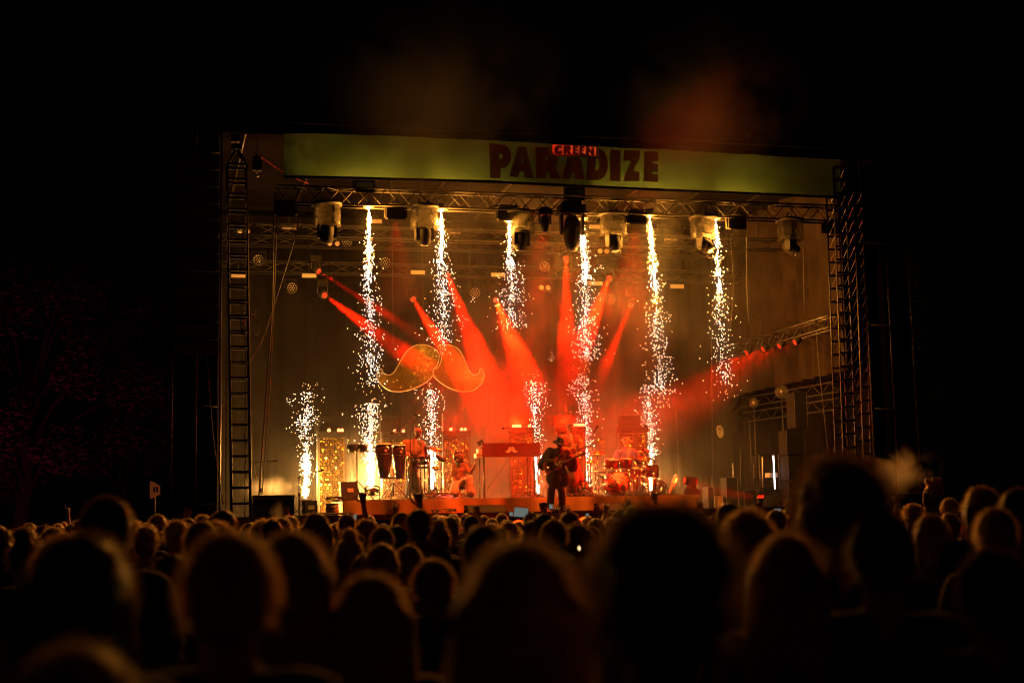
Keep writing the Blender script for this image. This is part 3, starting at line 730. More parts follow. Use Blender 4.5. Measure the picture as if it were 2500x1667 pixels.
# ------------------------------------------------------------------ sequin towers with red lamps on top
YS = 5.0
def sequin_tower(label, x0, x1, pytop, pybot=1216, Y=YS, lit=(0.3, 0.6, 0.7), beam=0, screen=None, en=0, aim=None, glow=0):
    p0, p1 = at(x0, pybot, Y), at(x1, pybot, Y); zt = at((x0+x1)/2, pytop, Y).z
    z0 = FLOOR+0.02; W = p1.x-p0.x; cx = (p0.x+p1.x)/2; H = zt-z0
    t = thing('sequin_tower', label, 'sequin panel', (cx, Y, z0), 0, 'gold sequin towers along the back line')
    part('backing', MB().box((0, 0.06, H/2), (W, 0.08, H)), 'gold_back', t)
    rr = random.Random(int(x0)); g = MB(); s = 0.043
    nx, nz = int(W/s), int(H/s)
    for i in range(nx):
        for k in range(nz):
            c = Vector((-W/2+(i+0.5)*s, -0.005, (k+0.5)*s))
            a, b_ = rr.gauss(0, 0.22), rr.gauss(0, 0.22)
            ux = Vector((1, a, 0)).normalized()*s*0.46; uz = Vector((0, b_, 1)).normalized()*s*0.46
            g.add([c-ux-uz, c+ux-uz, c+ux+uz, c-ux+uz], [(0, 1, 2, 3)])
    part('sequin_field', g, 'gold', t, kind='stuff')
    g = MB(); g.box((-W/2-0.03, 0.03, H/2), (0.04, 0.12, H)); g.box((W/2+0.03, 0.03, H/2), (0.04, 0.12, H)); part('edge_post', g, 'dull_alu', t)
    part('top_bar', MB().box((0, 0.0, H+0.08), (W+0.1, 0.2, 0.15)), 'dark_case', t)
    o = None
    for f in lit:
        q = Vector((-W/2+W*f, -0.08, H+0.19))
        if o is None: o = part('lamp', MB().lathe([(0.0, 0.045), (0.03, 0.035), (0.045, 0.0), (0.04, -0.03), (0, -0.03)], axis=(0, -0.3, 1), seg=12), 'hot_lens', t)
        else: o = again(o, t)
        o.location = q
    if en:
        lamp('beam_light', 'SPOT', Vector((cx-W/2+W*lit[0], Y-0.08, zt+0.30)), en*KB, RED, t, aim, 0.04, R(5), 0.3)
        if len(lit) > 1: lamp('beam_light', 'SPOT', Vector((cx-W/2+W*lit[-1], Y-0.08, zt+0.30)), en*KB*0.8, RED, t, Vector(aim)+Vector((0.5, 0, 0)), 0.04, R(6), 0.3)
    if glow: lamp('bar_glow', 'POINT', Vector((cx-W/2+W*0.3, Y-0.12, zt+0.30)), glow*KF, RED, t, size=0.08)
    if screen:
        a, b_ = at(screen[0], 1050, Y+0.1), at(screen[1], 1050, Y+0.1); z1 = at(screen[0], screen[2], Y).z
        part('top_case', MB().box(((a.x+b_.x)/2-cx, 0.15, (zt+0.16+z1)/2-z0), (b_.x-a.x, 0.3, z1-zt-0.18)), 'dark_case', t)
sequin_tower('leftmost gold sequin tower, standing clear of the musicians', 782, 842, 1068, lit=(0.35, 0.75, 0.88), screen=(769, 821, 1018), en=0.7, aim=at(850, 960, 5.0))
sequin_tower('gold sequin tower behind the congas', 938, 990, 1070, lit=(0.5, 0.9), screen=(928, 978, 1018), en=26, aim=at(1036, 950, 4.8))
sequin_tower('gold sequin tower behind the seated performer', 1087, 1146, 1066, lit=(0.25, 0.7, 0.85), glow=24, en=30, aim=at(1150, 960, 4.6))
sequin_tower('gold sequin tower behind the red keyboard', 1250, 1302, 1058, lit=(0.1, 0.25, 0.4, 0.85), glow=75, screen=(1238, 1290, 1010))
sequin_tower('gold sequin tower behind the bassist', 1366, 1428, 1055, lit=(0.62, 0.75, 0.86, 0.97), glow=50, screen=(1352, 1401, 1013))
sequin_tower('rightmost gold sequin tower, behind the drum kit', 1518, 1580, 1056, lit=(), screen=(1515, 1561, 1014))
for i, (x0, x1, y0, y1) in enumerate(((908, 936, 1058, 1214), (1066, 1084, 1056, 1214), (842, 858, 1150, 1216))):
    a, b_ = at(x0, y1, YS+0.3), at(x1, y0, YS+0.3)
    g = MB().tube([a, Vector((a.x, a.y, b_.z)), b_, Vector((b_.x, b_.y, a.z))], 0.022, 7)
    single('steel_frame', g, 'dull_alu', ['bright pipe frame left of the conga tower', 'bright pipe frame behind the percussionist', 'low pipe frame right of the leftmost sequin tower'][i], 'frame', 'pipe frames on the back line', loc=a)
for i, (x, y0, y1) in enumerate(((774, 1016, 1062), (930, 1014, 1050), (1080, 1012, 1062))):
    a, b_ = at(x, y1, YS+0.2), at(x, y0, YS+0.2)
    g = MB().tube([Vector((a.x, a.y, FLOOR)), b_], 0.018, 7)
    single('pole', g, 'alu', ['thin bright pole at the left edge of the leftmost sequin tower', 'thin bright pole behind the congas', 'thin bright pole left of the seated performer'][i], 'pole', loc=(a.x, a.y, FLOOR))

# ------------------------------------------------------------------ golden moustache
def spline(pts, n=8, closed=True):
    out = []; N = len(pts)
    for i in range(N):
        a, b_, c_, d_ = [Vector((*pts[(i+k-1) % N], 0)) for k in range(4)]
        for k in range(n):
            t = k/n; p = 0.5*((2*b_)+(c_-a)*t+(2*a-5*b_+4*c_-d_)*t*t+(-a+3*b_-3*c_+d_)*t**3); out.append((p.x, p.y))
    return out
mc = lambda x, y: (850+x/5.8075, 780+y/5.8075)
ML = [(470, 698), (505, 760), (575, 785), (640, 755), (700, 665), (770, 540), (850, 430), (950, 370), (1040, 355), (1150, 375), (1240, 425), (1285, 500), (1285, 580), (1255, 655), (1210, 700), (1205, 780), (1140, 860), (1000, 950), (860, 1000), (730, 1022), (600, 1008), (500, 950), (430, 870), (408, 800), (420, 740)]
MR = [(1870, 698), (1860, 755), (1810, 785), (1760, 775), (1715, 730), (1680, 640), (1640, 545), (1580, 440), (1510, 385), (1430, 362), (1340, 365), (1268, 385), (1300, 430), (1322, 510), (1315, 600), (1270, 680), (1210, 705), (1208, 780), (1270, 860), (1400, 950), (1520, 1000), (1650, 1022), (1780, 1000), (1870, 930), (1918, 840), (1922, 770), (1900, 710)]
YM = 4.6
mo = thing('moustache_sign', 'huge golden sequin moustache hanging above the percussion', 'sign', at(1058, 900, YM))
def inside(p, poly):
    c = False; j = len(poly)-1
    for i in range(len(poly)):
        if (poly[i][1] > p[1]) != (poly[j][1] > p[1]) and p[0] < (poly[j][0]-poly[i][0])*(p[1]-poly[i][1])/(poly[j][1]-poly[i][1])+poly[i][0]: c = not c
        j = i
    return c
for k, P0 in enumerate((ML, MR)):
    P = [mc(*q) for q in spline(P0, 5)]
    f = lambda x, y: at(x, y, YM)
    half = part('moustache_half', MB().prism(P, [], f, (0, 0.10, 0)), 'gold_olive', mo, True)
    part('rim', MB().tube([at(x, y, YM-0.01) for x, y in P+P[:1]], 0.012, 6), 'alu', half, True)
    g = MB(); s = 0.046; rr = random.Random(k)
    ws = [at(x, y, YM-0.012) for x, y in P]; poly = [(q.x, q.z) for q in ws]
    xs = [q[0] for q in poly]; zs = [q[1] for q in poly]
    nx, nz = int((max(xs)-min(xs))/s), int((max(zs)-min(zs))/s)
    for i in range(nx+1):
        for j in range(nz+1):
            c = (min(xs)+(i+.5)*s, min(zs)+(j+.5)*s)
            if not all(inside((c[0]+dx, c[1]+dz), poly) for dx, dz in ((-s/2, -s/2), (s/2, s/2), (-s/2, s/2), (s/2, -s/2))): continue
            a, b_ = rr.gauss(0, 0.06), rr.gauss(0, 0.06)+0.10*math.sin(c[0]*5)
            if rr.random() < 0.07: a, b_ = rr.gauss(0, 0.35), rr.gauss(0, 0.35)
            ux = Vector((1, a, 0)).normalized()*s*0.46; uz = Vector((0, b_, 1)).normalized()*s*0.46; cc = Vector((c[0], YM-0.014, c[1]))
            g.add([cc-ux-uz, cc+ux-uz, cc+ux+uz, cc-ux+uz], [(0, 1, 2, 3)])
    part('sequin_field', g, 'gold_olive', half, True, kind='stuff')
g = MB()
for px in (960, 1035, 1085, 1150):
    a = at(px, 870, YM+0.1); g.tube([a, (a.x, a.y, a.z+5.0)], 0.004, 4)
part('hanging_wire', g, 'cable', mo, True)

# ------------------------------------------------------------------ riser
YR = 2.0
rx0, rx1 = fx(838, YR, FLOOR+0.2), fx(1703, YR, FLOOR+0.2)
rs = thing('riser', 'long low riser faced with ochre gold cloth under the band', 'stage riser', ((rx0+rx1)/2, YR, FLOOR))
part('deck', MB().box(((rx0+rx1)/2, YR+1.5, RISER-0.03), (rx1-rx0-0.02, 3.0, 0.06)), 'stage_floor', rs, True)
g = MB(); n = 260; rr = random.Random(2)
for k in range(7):
    z = RISER+0.004-(RISER-FLOOR)*k/6
    for i in range(n+1):
        x = rx0+(rx1-rx0)*i/n; t = k/6
        y = YR-0.04-t*(0.04*math.sin(x*2.3)+0.03*math.sin(x*5.7+1)+0.02*math.sin(x*11))-0.02*t
        g.v.append((x, y, z))
for k in range(6):
    for i in range(n): a = k*(n+1)+i; g.f.append((a, a+1, a+n+2, a+n+1)); g.sm.append(True)
part('front_cloth', g, 'riser_cloth', rs, True)
part('cloth_fold', MB().box(((rx0+rx1)/2, YR+0.12, RISER+0.006), (rx1-rx0, 0.32, 0.008)), 'riser_cloth', rs, True)
g = MB(); g.box((rx0-0.01, YR+1.5, (RISER+FLOOR)/2), (0.012, 3.0, RISER-FLOOR-0.01)); g.box((rx1+0.01, YR+1.5, (RISER+FLOOR)/2), (0.012, 3.0, RISER-FLOOR-0.01)); part('side_cloth', g, 'riser_cloth', rs, True)

# ------------------------------------------------------------------ spark fountains
def fountain(label, nozzle, Y, pyend, lean=0.0, n=420, up=False, w0=3, w1=34, power=2.0, E=(60, 40), dens=1.6, seed=0, spots=2, hot=0.14):
    """nozzle (px,py); sparks run to row pyend; widths in photo pixels turned to metres"""
    p = at(nozzle[0], nozzle[1], Y); q = at(nozzle[0]+lean, pyend, Y); S = 3472/project(p)[2]
    rr = random.Random(seed+101)
    t = thing('spark_fountain', label, 'spark fountain', p, 0, 'spark fountains of the stage show')
    if up:
        part('machine', MB().box((0, 0.0, -0.10), (0.26, 0.26, 0.18)).tube([(0, 0, -0.01), (0, 0, 0.03)], 0.05, 10), 'dark_case', t)
    else:
        part('machine', MB().lathe([(0.02, -0.03), (0.06, -0.02), (0.13, 0.02), (0.14, 0.04), (0.10, 0.05), (0.10, 0.16), (0, 0.16)], seg=16), 'alu', t)
    L = q-p
    for nm, m, cnt, rad, ln, lo, hi, exp in (('spark_core', 'spark_hot', int(n*hot), 0.009, 0.045, 0.0, 0.42, 1.4), ('spark_spray', 'spark', int(n*1.25), 0.0070, 0.012, 0.03, 1.0, dens), ('ember_spray', 'ember', n//3, 0.006, 0.010, 0.15, 1.08, 0.9)):
        g = MB()
        nb = [rr.uniform(lo, hi) for _ in range(9)]
        for _ in range(cnt):
            f = lo+(hi-lo)*rr.random()**exp
            if rr.random() < 0.16: f = min(hi, max(lo, rr.choice(nb)+rr.gauss(0, 0.02)))
            wd = (w0+(w1-w0)*min(1, f*1.25)**0.9)/S
            r = rr.gauss(0, 0.48)*wd; a = rr.uniform(0, 6.283)
            if nm == 'spark_core': r *= 0.55
            wob = (0.025*math.sin(f*9+seed)+0.015*math.sin(f*21+seed*2))*min(1, f*2)
            c = L*f+Vector((r*math.cos(a)+wob, r*math.sin(a)*0.8, 0)); c.y = max(c.y, -0.5)
            s = rad*min(2.0, 0.75*math.exp(rr.gauss(0, 0.4))); l = ln*rr.uniform(0.6, 1.3)
            d = (L.normalized()*1.0+Vector((r*math.cos(a)*0.5, r*math.sin(a)*0.5, 0))).normalized()
            u, v, d = basis(d)
            # six-sided spark
            g.add([c+u*s, c+v*s, c-u*s, c-v*s, c+d*l, c-d*l], [(0, 1, 4), (1, 2, 4), (2, 3, 4), (3, 0, 4), (1, 0, 5), (2, 1, 5), (3, 2, 5), (0, 3, 5)])
        # small bursts
        if nm == 'spark_spray':
            for _ in range(4):
                f = rr.uniform(0.3, 1.0); c0 = L*f+Vector((rr.gauss(0, .5)*w1/S, 0, 0))
                for _ in range(7):
                    c = c0+Vector((rr.gauss(0, 0.045), rr.gauss(0, 0.03), rr.gauss(0, 0.06))); s = rad*0.6
                    g.add([c+Vector((s, 0, 0)), c+Vector((0, s, 0)), c-Vector((s, 0, 0)), c-Vector((0, s, 0)), c+Vector((0, 0, s*1.5)), c-Vector((0, 0, s*1.5))], [(0, 1, 4), (1, 2, 4), (2, 3, 4), (3, 0, 4), (1, 0, 5), (2, 1, 5), (3, 2, 5), (0, 3, 5)])
        part(nm, g, m, t, kind='stuff')
    for k, e in enumerate(E):
        f = (0.08, 0.26, 0.50)[k]
        lamp('spark_glow', 'POINT', p+L*f, e*KF, PALE_AMBER if up else AMBER, t, size=0.10)
    return t
UPPER = [('leftmost falling spark fountain, running down past the moustache tip', (900, 508), 940, 4, 520, (70, 30), 1),
         ('second falling spark fountain from the left', (1077, 515), 840, 6, 460, (55, 8), 2),
         ('third falling spark fountain, behind a covered moving head', (1243, 541), 800, 8, 330, (50, 6), 3),
         ('fourth falling spark fountain, beside the big dark moving head', (1423, 536), 880, 10, 520, (55, 8), 4),
         ('fifth falling spark fountain, right of centre', (1586, 527), 960, 30, 470, (66, 36, 20), 5),
         ('rightmost falling spark fountain', (1747, 536), 945, 22, 360, (62, 34, 14), 6)]
for lb, nz, pe, ln, n, E, sd in UPPER:
    fountain(lb, nz, YT, pe, ln, n, False, 2.5, 50, E=E, seed=sd, dens=1.15)
LOWER = [('leftmost upward spark fountain beside the leftmost sequin tower', (746, 1218), 4.5, 955, 4, 430, 1.3, (120, 70), 11),
         ('upward spark fountain behind the bongos', (905, 1196), 5.25, 985, 0, 520, 1.3, (150, 80), 12),
         ('upward spark fountain behind the percussionist', (1056, 1196), 5.25, 950, -4, 460, 1.2, (40, 16), 13),
         ('upward spark fountain behind the keyboard', (1312, 1208), 5.3, 930, -10, 380, 1.0, (6, 3), 14),
         ('upward spark fountain behind the bassist', (1438, 1208), 5.3, 920, -14, 330, 1.0, (16, 8), 15),
         ('rightmost upward spark fountain behind the drum kit', (1590, 1208), 5.3, 940, -6, 330, 1.0, (34, 18), 16)]
for lb, nz, Y, pe, ln, n, dn, E, sd in LOWER:
    fountain(lb, nz, Y, pe, ln, n, True, 8, 42, E=E, seed=sd, dens=dn, hot=0.42 if sd < 14 else 0.2)

# ------------------------------------------------------------------ smoke (real volumes)
def volume(name, lo, hi, density, color, build, aniso=0.3, kind='stuff', label=None, cat=None):
    g = MB(); c = (Vector(lo)+Vector(hi))/2; s = Vector(hi)-Vector(lo); g.box((0, 0, 0), s)
    m = bpy.data.materials.new(name); m.use_nodes = True; nt = m.node_tree
    for n in list(nt.nodes):
        if n.type == 'BSDF_PRINCIPLED': nt.nodes.remove(n)
    v = nt.nodes.new('ShaderNodeVolumePrincipled'); out = nt.nodes['Material Output']
    v.inputs['Color'].default_value = (*color, 1); v.inputs['Density'].default_value = density; v.inputs['Anisotropy'].default_value = aniso
    nt.links.new(v.outputs[0], out.inputs['Volume'])
    tc = nt.nodes.new('ShaderNodeTexCoord')
    def node(t, **kw):
        n = nt.nodes.new(t)
        for k, a in kw.items(): setattr(n, k, a)
        return n
    def mth(op, a, b=None, c3=None, clamp=False):
        n = node('ShaderNodeMath', operation=op); n.use_clamp = clamp
        for i, x in enumerate((a, b, c3)):
            if x is None: continue
            if isinstance(x, (int, float)): n.inputs[i].default_value = x
            else: nt.links.new(x, n.inputs[i])
        return n.outputs[0]
    if build: nt.links.new(mth('MULTIPLY', build(nt, tc, node, mth), density), v.inputs['Density'])
    m.cycles.homogeneous_volume = not bool(build); m.cycles.volume_sampling = 'MULTIPLE_IMPORTANCE'
    M[name] = m
    o = single(name, g, name, label, cat, kind=kind); o.location = c
    return o
def stage_smoke(nt, tc, node, mth):
    # object coordinates are metres from the box centre
    n = node('ShaderNodeTexNoise'); n.inputs['Scale'].default_value = 0.5; n.inputs['Detail'].default_value = 5.0; n.inputs['Distortion'].default_value = 0.6
    nt.links.new(tc.outputs['Object'], n.inputs['Vector'])
    sep = node('ShaderNodeSeparateXYZ'); nt.links.new(tc.outputs['Object'], sep.inputs[0])
    base = mth('MULTIPLY_ADD', n.outputs['Fac'], 6.0, -2.45, clamp=False); base = mth('MAXIMUM', base, 0.12)
    # smoke gathers right of centre; the left third of the stage is clearer air
    def ramp(val, a, b_, lo_, hi_):
        m = node('ShaderNodeMapRange', interpolation_type='SMOOTHSTEP'); m.inputs[1].default_value = a; m.inputs[2].default_value = b_; m.inputs[3].default_value = lo_; m.inputs[4].default_value = hi_
        nt.links.new(val, m.inputs[0]); return m.outputs[0]
    gx = ramp(sep.outputs[0], -5.0, 0.5, 0.07, 1.0)
    gx2 = ramp(sep.outputs[0], 2.5, 6.0, 1.0, 0.30)
    low = ramp(sep.outputs[2], -4.4, -1.6, 3.4, 0.0)     # thick near the floor
    s = mth('MULTIPLY', mth('MULTIPLY', base, gx), gx2)
    low2 = mth('MULTIPLY', mth('MULTIPLY', low, n.outputs['Fac']), ramp(sep.outputs[0], -5.5, -3.8, 0.15, 1.0))
    low2 = mth('MULTIPLY', low2, gx2)
    low2 = mth('MULTIPLY', low2, ramp(sep.outputs[1], -1.2, 0.6, 0.04, 1.0))   # it lies behind the band
    return mth('MULTIPLY', mth('ADD', s, low2), ramp(sep.outputs[1], -4.3, -2.2, 0.25, 1.0))
volume('stage_smoke', (XWL+0.1, 0.25, FLOOR+0.03), (XWR-0.2, 8.9, zr-0.1), 0.0185, (0.95, 0.93, 0.90), stage_smoke, 0.35)
def puff(rad, sc=1.2, thr=0.45, sq=(1, 1, 1), det=4.0):
    def f(nt, tc, node, mth):
        n = node('ShaderNodeTexNoise'); n.inputs['Scale'].default_value = sc; n.inputs['Detail'].default_value = det; n.inputs['Distortion'].default_value = 0.8
        nt.links.new(tc.outputs['Object'], n.inputs['Vector'])
        vm = node('ShaderNodeVectorMath', operation='MULTIPLY'); vm.inputs[1].default_value = [1/(rad*q) for q in sq]; nt.links.new(tc.outputs['Object'], vm.inputs[0])
        ln = node('ShaderNodeVectorMath', operation='LENGTH'); nt.links.new(vm.outputs[0], ln.inputs[0])
        fall = mth('SUBTRACT', 1.0, ln.outputs['Value'], clamp=True)
        a = mth('MULTIPLY_ADD', n.outputs['Fac'], 2.0, -2*thr)
        return mth('MULTIPLY', mth('ADD', a, mth('MULTIPLY_ADD', fall, 1.1, -0.45), clamp=True), fall)
    return f
def puff_box(name, label, c, rad, dens, sc, sq=(1, 1, 1), thr=0.45, det=4.0):
    c = Vector(c); h = Vector([rad*q for q in sq]); return volume(name, c-h, c+h, dens, (0.93, 0.92, 0.9), puff(rad, sc, thr, sq, det), 0.3)
puff_box('smoke_plume', None, at(1070, 200, -2.2), 3.4, 0.018, 0.6, (1.0, 0.4, 1.1), 0.42)
puff_box('smoke_plume', None, at(1720, 250, -2.2), 3.0, 0.022, 0.6, (0.9, 0.4, 1.2), 0.42)
puff_box('floor_smoke', None, at(662, 1190, 3.2), 0.8, 0.5, 1.6, (1.3, 0.7, 0.55), 0.40)
puff_box('red_lit_smoke', None, at(1225, 1015, 4.9), 2.3, 0.075, 0.9, (1.0, 0.7, 0.95), 0.52)
puff_box('band_smoke', None, at(1520, 1000, 5.4), 2.3, 0.055, 0.9, (1.2, 0.6, 0.9), 0.5)
puff_box('drifting_smoke', None, at(2205, 1145, -1.8), 1.1, 2.2, 1.5, (1.0, 0.5, 0.8), 0.48)
puff_box('breath_smoke', None, at_depth(678, 1248, 24), 0.28, 2.5, 4.0, (0.7, 0.5, 1.0), 0.42)
# ================================================================== INSTRUMENTS AND STAGE GEAR
def base_at(px, Y, z): return Vector((fx(px, Y, z), Y, z))
def mic_stand(label, px, Y, zf, pytop, boom=None, mic='end', legs=0.28, m='black_metal', group='microphone stands'):
    b0 = base_at(px, Y, zf); tp = at(px, pytop, Y); tp = Vector((fx(px, Y, tp.z), Y, tp.z))
    t = thing('mic_stand', label, 'mic stand', b0, 0, group); H = tp.z-b0.z
    part('pole', MB().tube([(0, 0, 0.05), (0, 0, H*0.55)], 0.016, 8).tube([(0, 0, H*0.55), (0, 0, H)], 0.011, 8), m, t)
    o = None
    for k in range(3):
        if o is None: o = part('leg', MB().tube([(0, 0, 0.16), (legs, 0, 0.01)], 0.011, 6), m, t)
        else: o = again(o, t)
        o.rotation_euler = (0, 0, 0.5+k*2.094)
    part('collar', MB().lathe([(0.025, 0), (0.028, 0.02), (0.028, 0.07), (0.018, 0.08)], (0, 0, H*0.53), seg=10).ell((0, 0, H), (0.028,)*3, 8, 6), m, t)
    if boom:
        a, c = at(*boom[0], Y), at(*boom[1], Y+boom[2] if len(boom) > 2 else Y)
        a, c = a-b0, c-b0
        part('boom', MB().tube([a, c], 0.010, 7), m, t)
        if mic: mk = c
        d = (c-a).normalized()
        if mic:
            q = part('microphone', MB().lathe([(0.0, 0), (0.012, 0.01), (0.016, 0.14), (0.026, 0.16), (0.028, 0.19), (0.018, 0.215), (0, 0.22)], c-d*0.05, d, 12), 'dark_case', t)
            part('cable', MB().tube([c, c+Vector((0.05, 0, -0.08)), (a+c)/2+Vector((0, 0, -0.05)), a+Vector((0, 0, -0.1)), (0.02, 0, H*0.4), (0.03, 0, 0.03)], 0.005, 5), 'cable', t)
    return t
def cymbal_stand(label, px, Y, zf, pytop, w, tilt=0.25, py2=None, kind='cymbal'):
    b0 = base_at(px, Y, zf); tp = at(px, pytop, Y); tp.x = fx(px, Y, tp.z); H = tp.z-b0.z; S = 3472/project(tp)[2]; r = w/S/2
    t = thing('cymbal', label, 'cymbal', b0, 0, 'cymbals')
    part('pole', MB().tube([(0, 0, 0.08), (0, 0, H)], 0.014, 8), 'chrome', t)
    o = None
    for k in range(3):
        if o is None: o = part('leg', MB().tube([(0, 0, 0.3), (0.12, 0, 0.18), (0.27, 0, 0.01)], 0.010, 6), 'chrome', t)
        else: o = again(o, t)
        o.rotation_euler = (0, 0, 0.2+k*2.094)
    ax = Vector((-math.sin(tilt), -0.35, math.cos(tilt)))
    part('plate', MB().lathe([(r, -0.012), (r*0.6, 0.004), (r*0.22, 0.012), (r*0.18, 0.03), (0.01, 0.035), (0.01, 0.03), (r*0.18, 0.026), (r*0.22, 0.008), (r*0.6, 0.0), (r, -0.014)], (0, 0, H), ax, 28), 'cymbal', t)
    part('wing_nut', MB().lathe([(0.014, 0), (0.014, 0.04), (0, 0.045)], Vector((0, 0, H))+ax*0.02, ax, 8), 'black_metal', t)
    if kind == 'hihat':
        part('lower_plate', MB().lathe([(r, 0.012), (r*0.5, 0), (0.01, -0.01), (0.01, -0.012), (r, 0.009)], (0, 0, H-0.03), ax, 28), 'cymbal', t)
    return t
def drum(label, c, axis, r, h, shell, name='drum', cat='drum', skin='drum_skin', lugs=8, group=None, stand=None, parent=None):
    u, v, d = basis(axis)
    t = thing(name, label, cat, c, 0, group) if parent is None else parent
    part('shell', MB().lathe([(r*0.96, -h/2), (r*0.97, 0), (r*0.96, h/2)], axis=axis, seg=28), shell, t)
    part('drumhead', MB().lathe([(0, h/2+0.002), (r*0.95, h/2+0.004)], axis=axis, seg=28), skin, t)
    part('bottom_head', MB().lathe([(r*0.95, -h/2-0.004), (0, -h/2-0.002)], axis=axis, seg=28), 'drum_skin', t)
    o = part('hoop', MB().ring(d*(h/2), axis, r, 0.010, 28), 'chrome', t); o2 = again(o, t, -d*h)
    lg = None
    for k in range(lugs):
        a = 2*math.pi*k/lugs; p = u*math.cos(a)*r*1.0+v*math.sin(a)*r*1.0
        if lg is None: lg = part('lug', MB().tube([-d*h*0.42, d*h*0.42], 0.008, 5), 'chrome', t)
        else: lg = again(lg, t)
        lg.location = p
    return t
def tripod(t, H, m='chrome', legs=0.35, r=0.016, spread=0.0, z0=0.35):
    part('pole', MB().tube([(0, 0, 0.1), (0, 0, H)], r, 8), m, t); o = None
    for k in range(3):
        if o is None: o = part('leg', MB().tube([(0, 0, z0), (legs*0.5, 0, z0*0.5), (legs, 0, 0.01)], r*0.8, 6), m, t)
        else: o = again(o, t)
        o.rotation_euler = (0, 0, -0.52+k*2.094)

YP = 2.75   # percussion row
# congas
ct = thing('conga_stand', 'red lit tripod stand under the pair of congas', 'drum stand', base_at(960, YP, RISER)); tripod(ct, 0.75, 'dull_alu', 0.42, 0.02, z0=0.45)
part('cross_bar', MB().tube([(-0.25, 0, 0.55), (0.25, 0, 0.55)], 0.018, 7), 'dull_alu', ct)
for i, (px, pt, pb, w, lb) in enumerate(((937, 1083, 1168, 42, 'larger left conga drum with dark red gloss body'), (975, 1086, 1169, 33, 'narrower right conga drum with dark red gloss body'))):
    Y = YP-0.12+0.1*i; a, b_ = at(px, pt, Y), at(px, pb, Y); S = 3472/project(a)[2]; r = w/S/2; h = a.z-b_.z
    c = Vector((fx(px, Y, b_.z), Y, b_.z)); t = thing('conga', lb, 'conga drum', c, 0, 'congas')
    part('shell', MB().lathe([(0.0, 0), (r*0.55, 0), (r*0.58, 0.02), (r*0.82, h*0.35), (r*1.0, h*0.68), (r*0.98, h*0.82), (r*0.90, h*0.97)], seg=30), 'conga', t)
    part('drumhead', MB().lathe([(r*0.90, h*0.97), (r*0.9, h), (0, h+0.005)], seg=30), 'drum_skin', t)
    part('rim', MB().ring((0, 0, h*0.965), (0, 0, 1), r*0.95, 0.014, 30), 'chrome', t)
    part('band', MB().ring((0, 0, h*0.70), (0, 0, 1), r*1.0, 0.008, 30), 'chrome', t)
    o = None
    for k in range(6):
        an = k*math.pi/3+0.3
        if o is None: o = part('lug', MB().box((r*1.0, 0, h*0.78), (0.02, 0.03, 0.10)).tube([(r*0.99, 0, h*0.78), (r*0.95, 0, h*0.97)], 0.007, 5), 'chrome', t)
        else: o = again(o, t)
        o.rotation_euler = (0, 0, an)
    sp = []
    for k in range(10):
        rr_ = 0.055 if k % 2 == 0 else 0.022; an = math.pi/2+k*math.pi/5; sp.append((rr_*math.cos(an), rr_*math.sin(an)))
    part('star_emblem', MB().prism(sp, [], lambda x, y: Vector((x+0.02, -r*0.985, h*0.79+y)), (0, 0.01, 0)), 'emblem_white', t)
# bongos
bt = thing('bongos', 'pair of small dark bongos on a tall black stand', 'bongos', base_at(872, YP, RISER)); tz = at(872, 1104, YP).z-RISER
tripod(bt, tz, 'black_metal', 0.45, 0.018, z0=0.5)
for px, w in ((862, 27), (887, 21)):
    r = w/96/2; x = fx(px, YP, RISER+tz)-bt.location.x; h = 0.19
    s = part('bongo_shell', MB().lathe([(r*0.8, tz), (r*0.95, tz+h*0.6), (r*0.96, tz+h)], (x, 0, 0), seg=22), 'conga', bt)
    part('drumhead', MB().lathe([(r*0.96, tz+h+0.003), (0, tz+h+0.006)], (x, 0, 0), seg=22), 'drum_skin', s); part('rim', MB().ring((x, 0, tz+h), (0, 0, 1), r, 0.009, 22), 'chrome', s)
    part('lower_rim', MB().ring((x, 0, tz+0.02), (0, 0, 1), r*0.85, 0.008, 22), 'chrome', s)
    part('tuning_lugs', MB().tube([(x-r, 0, tz-0.04), (x-r, 0, tz+h)], 0.006, 5).tube([(x+r, 0, tz-0.04), (x+r, 0, tz+h)], 0.006, 5).tube([(x, -r, tz-0.04), (x, -r, tz+h)], 0.006, 5), 'chrome', s, kind='stuff')
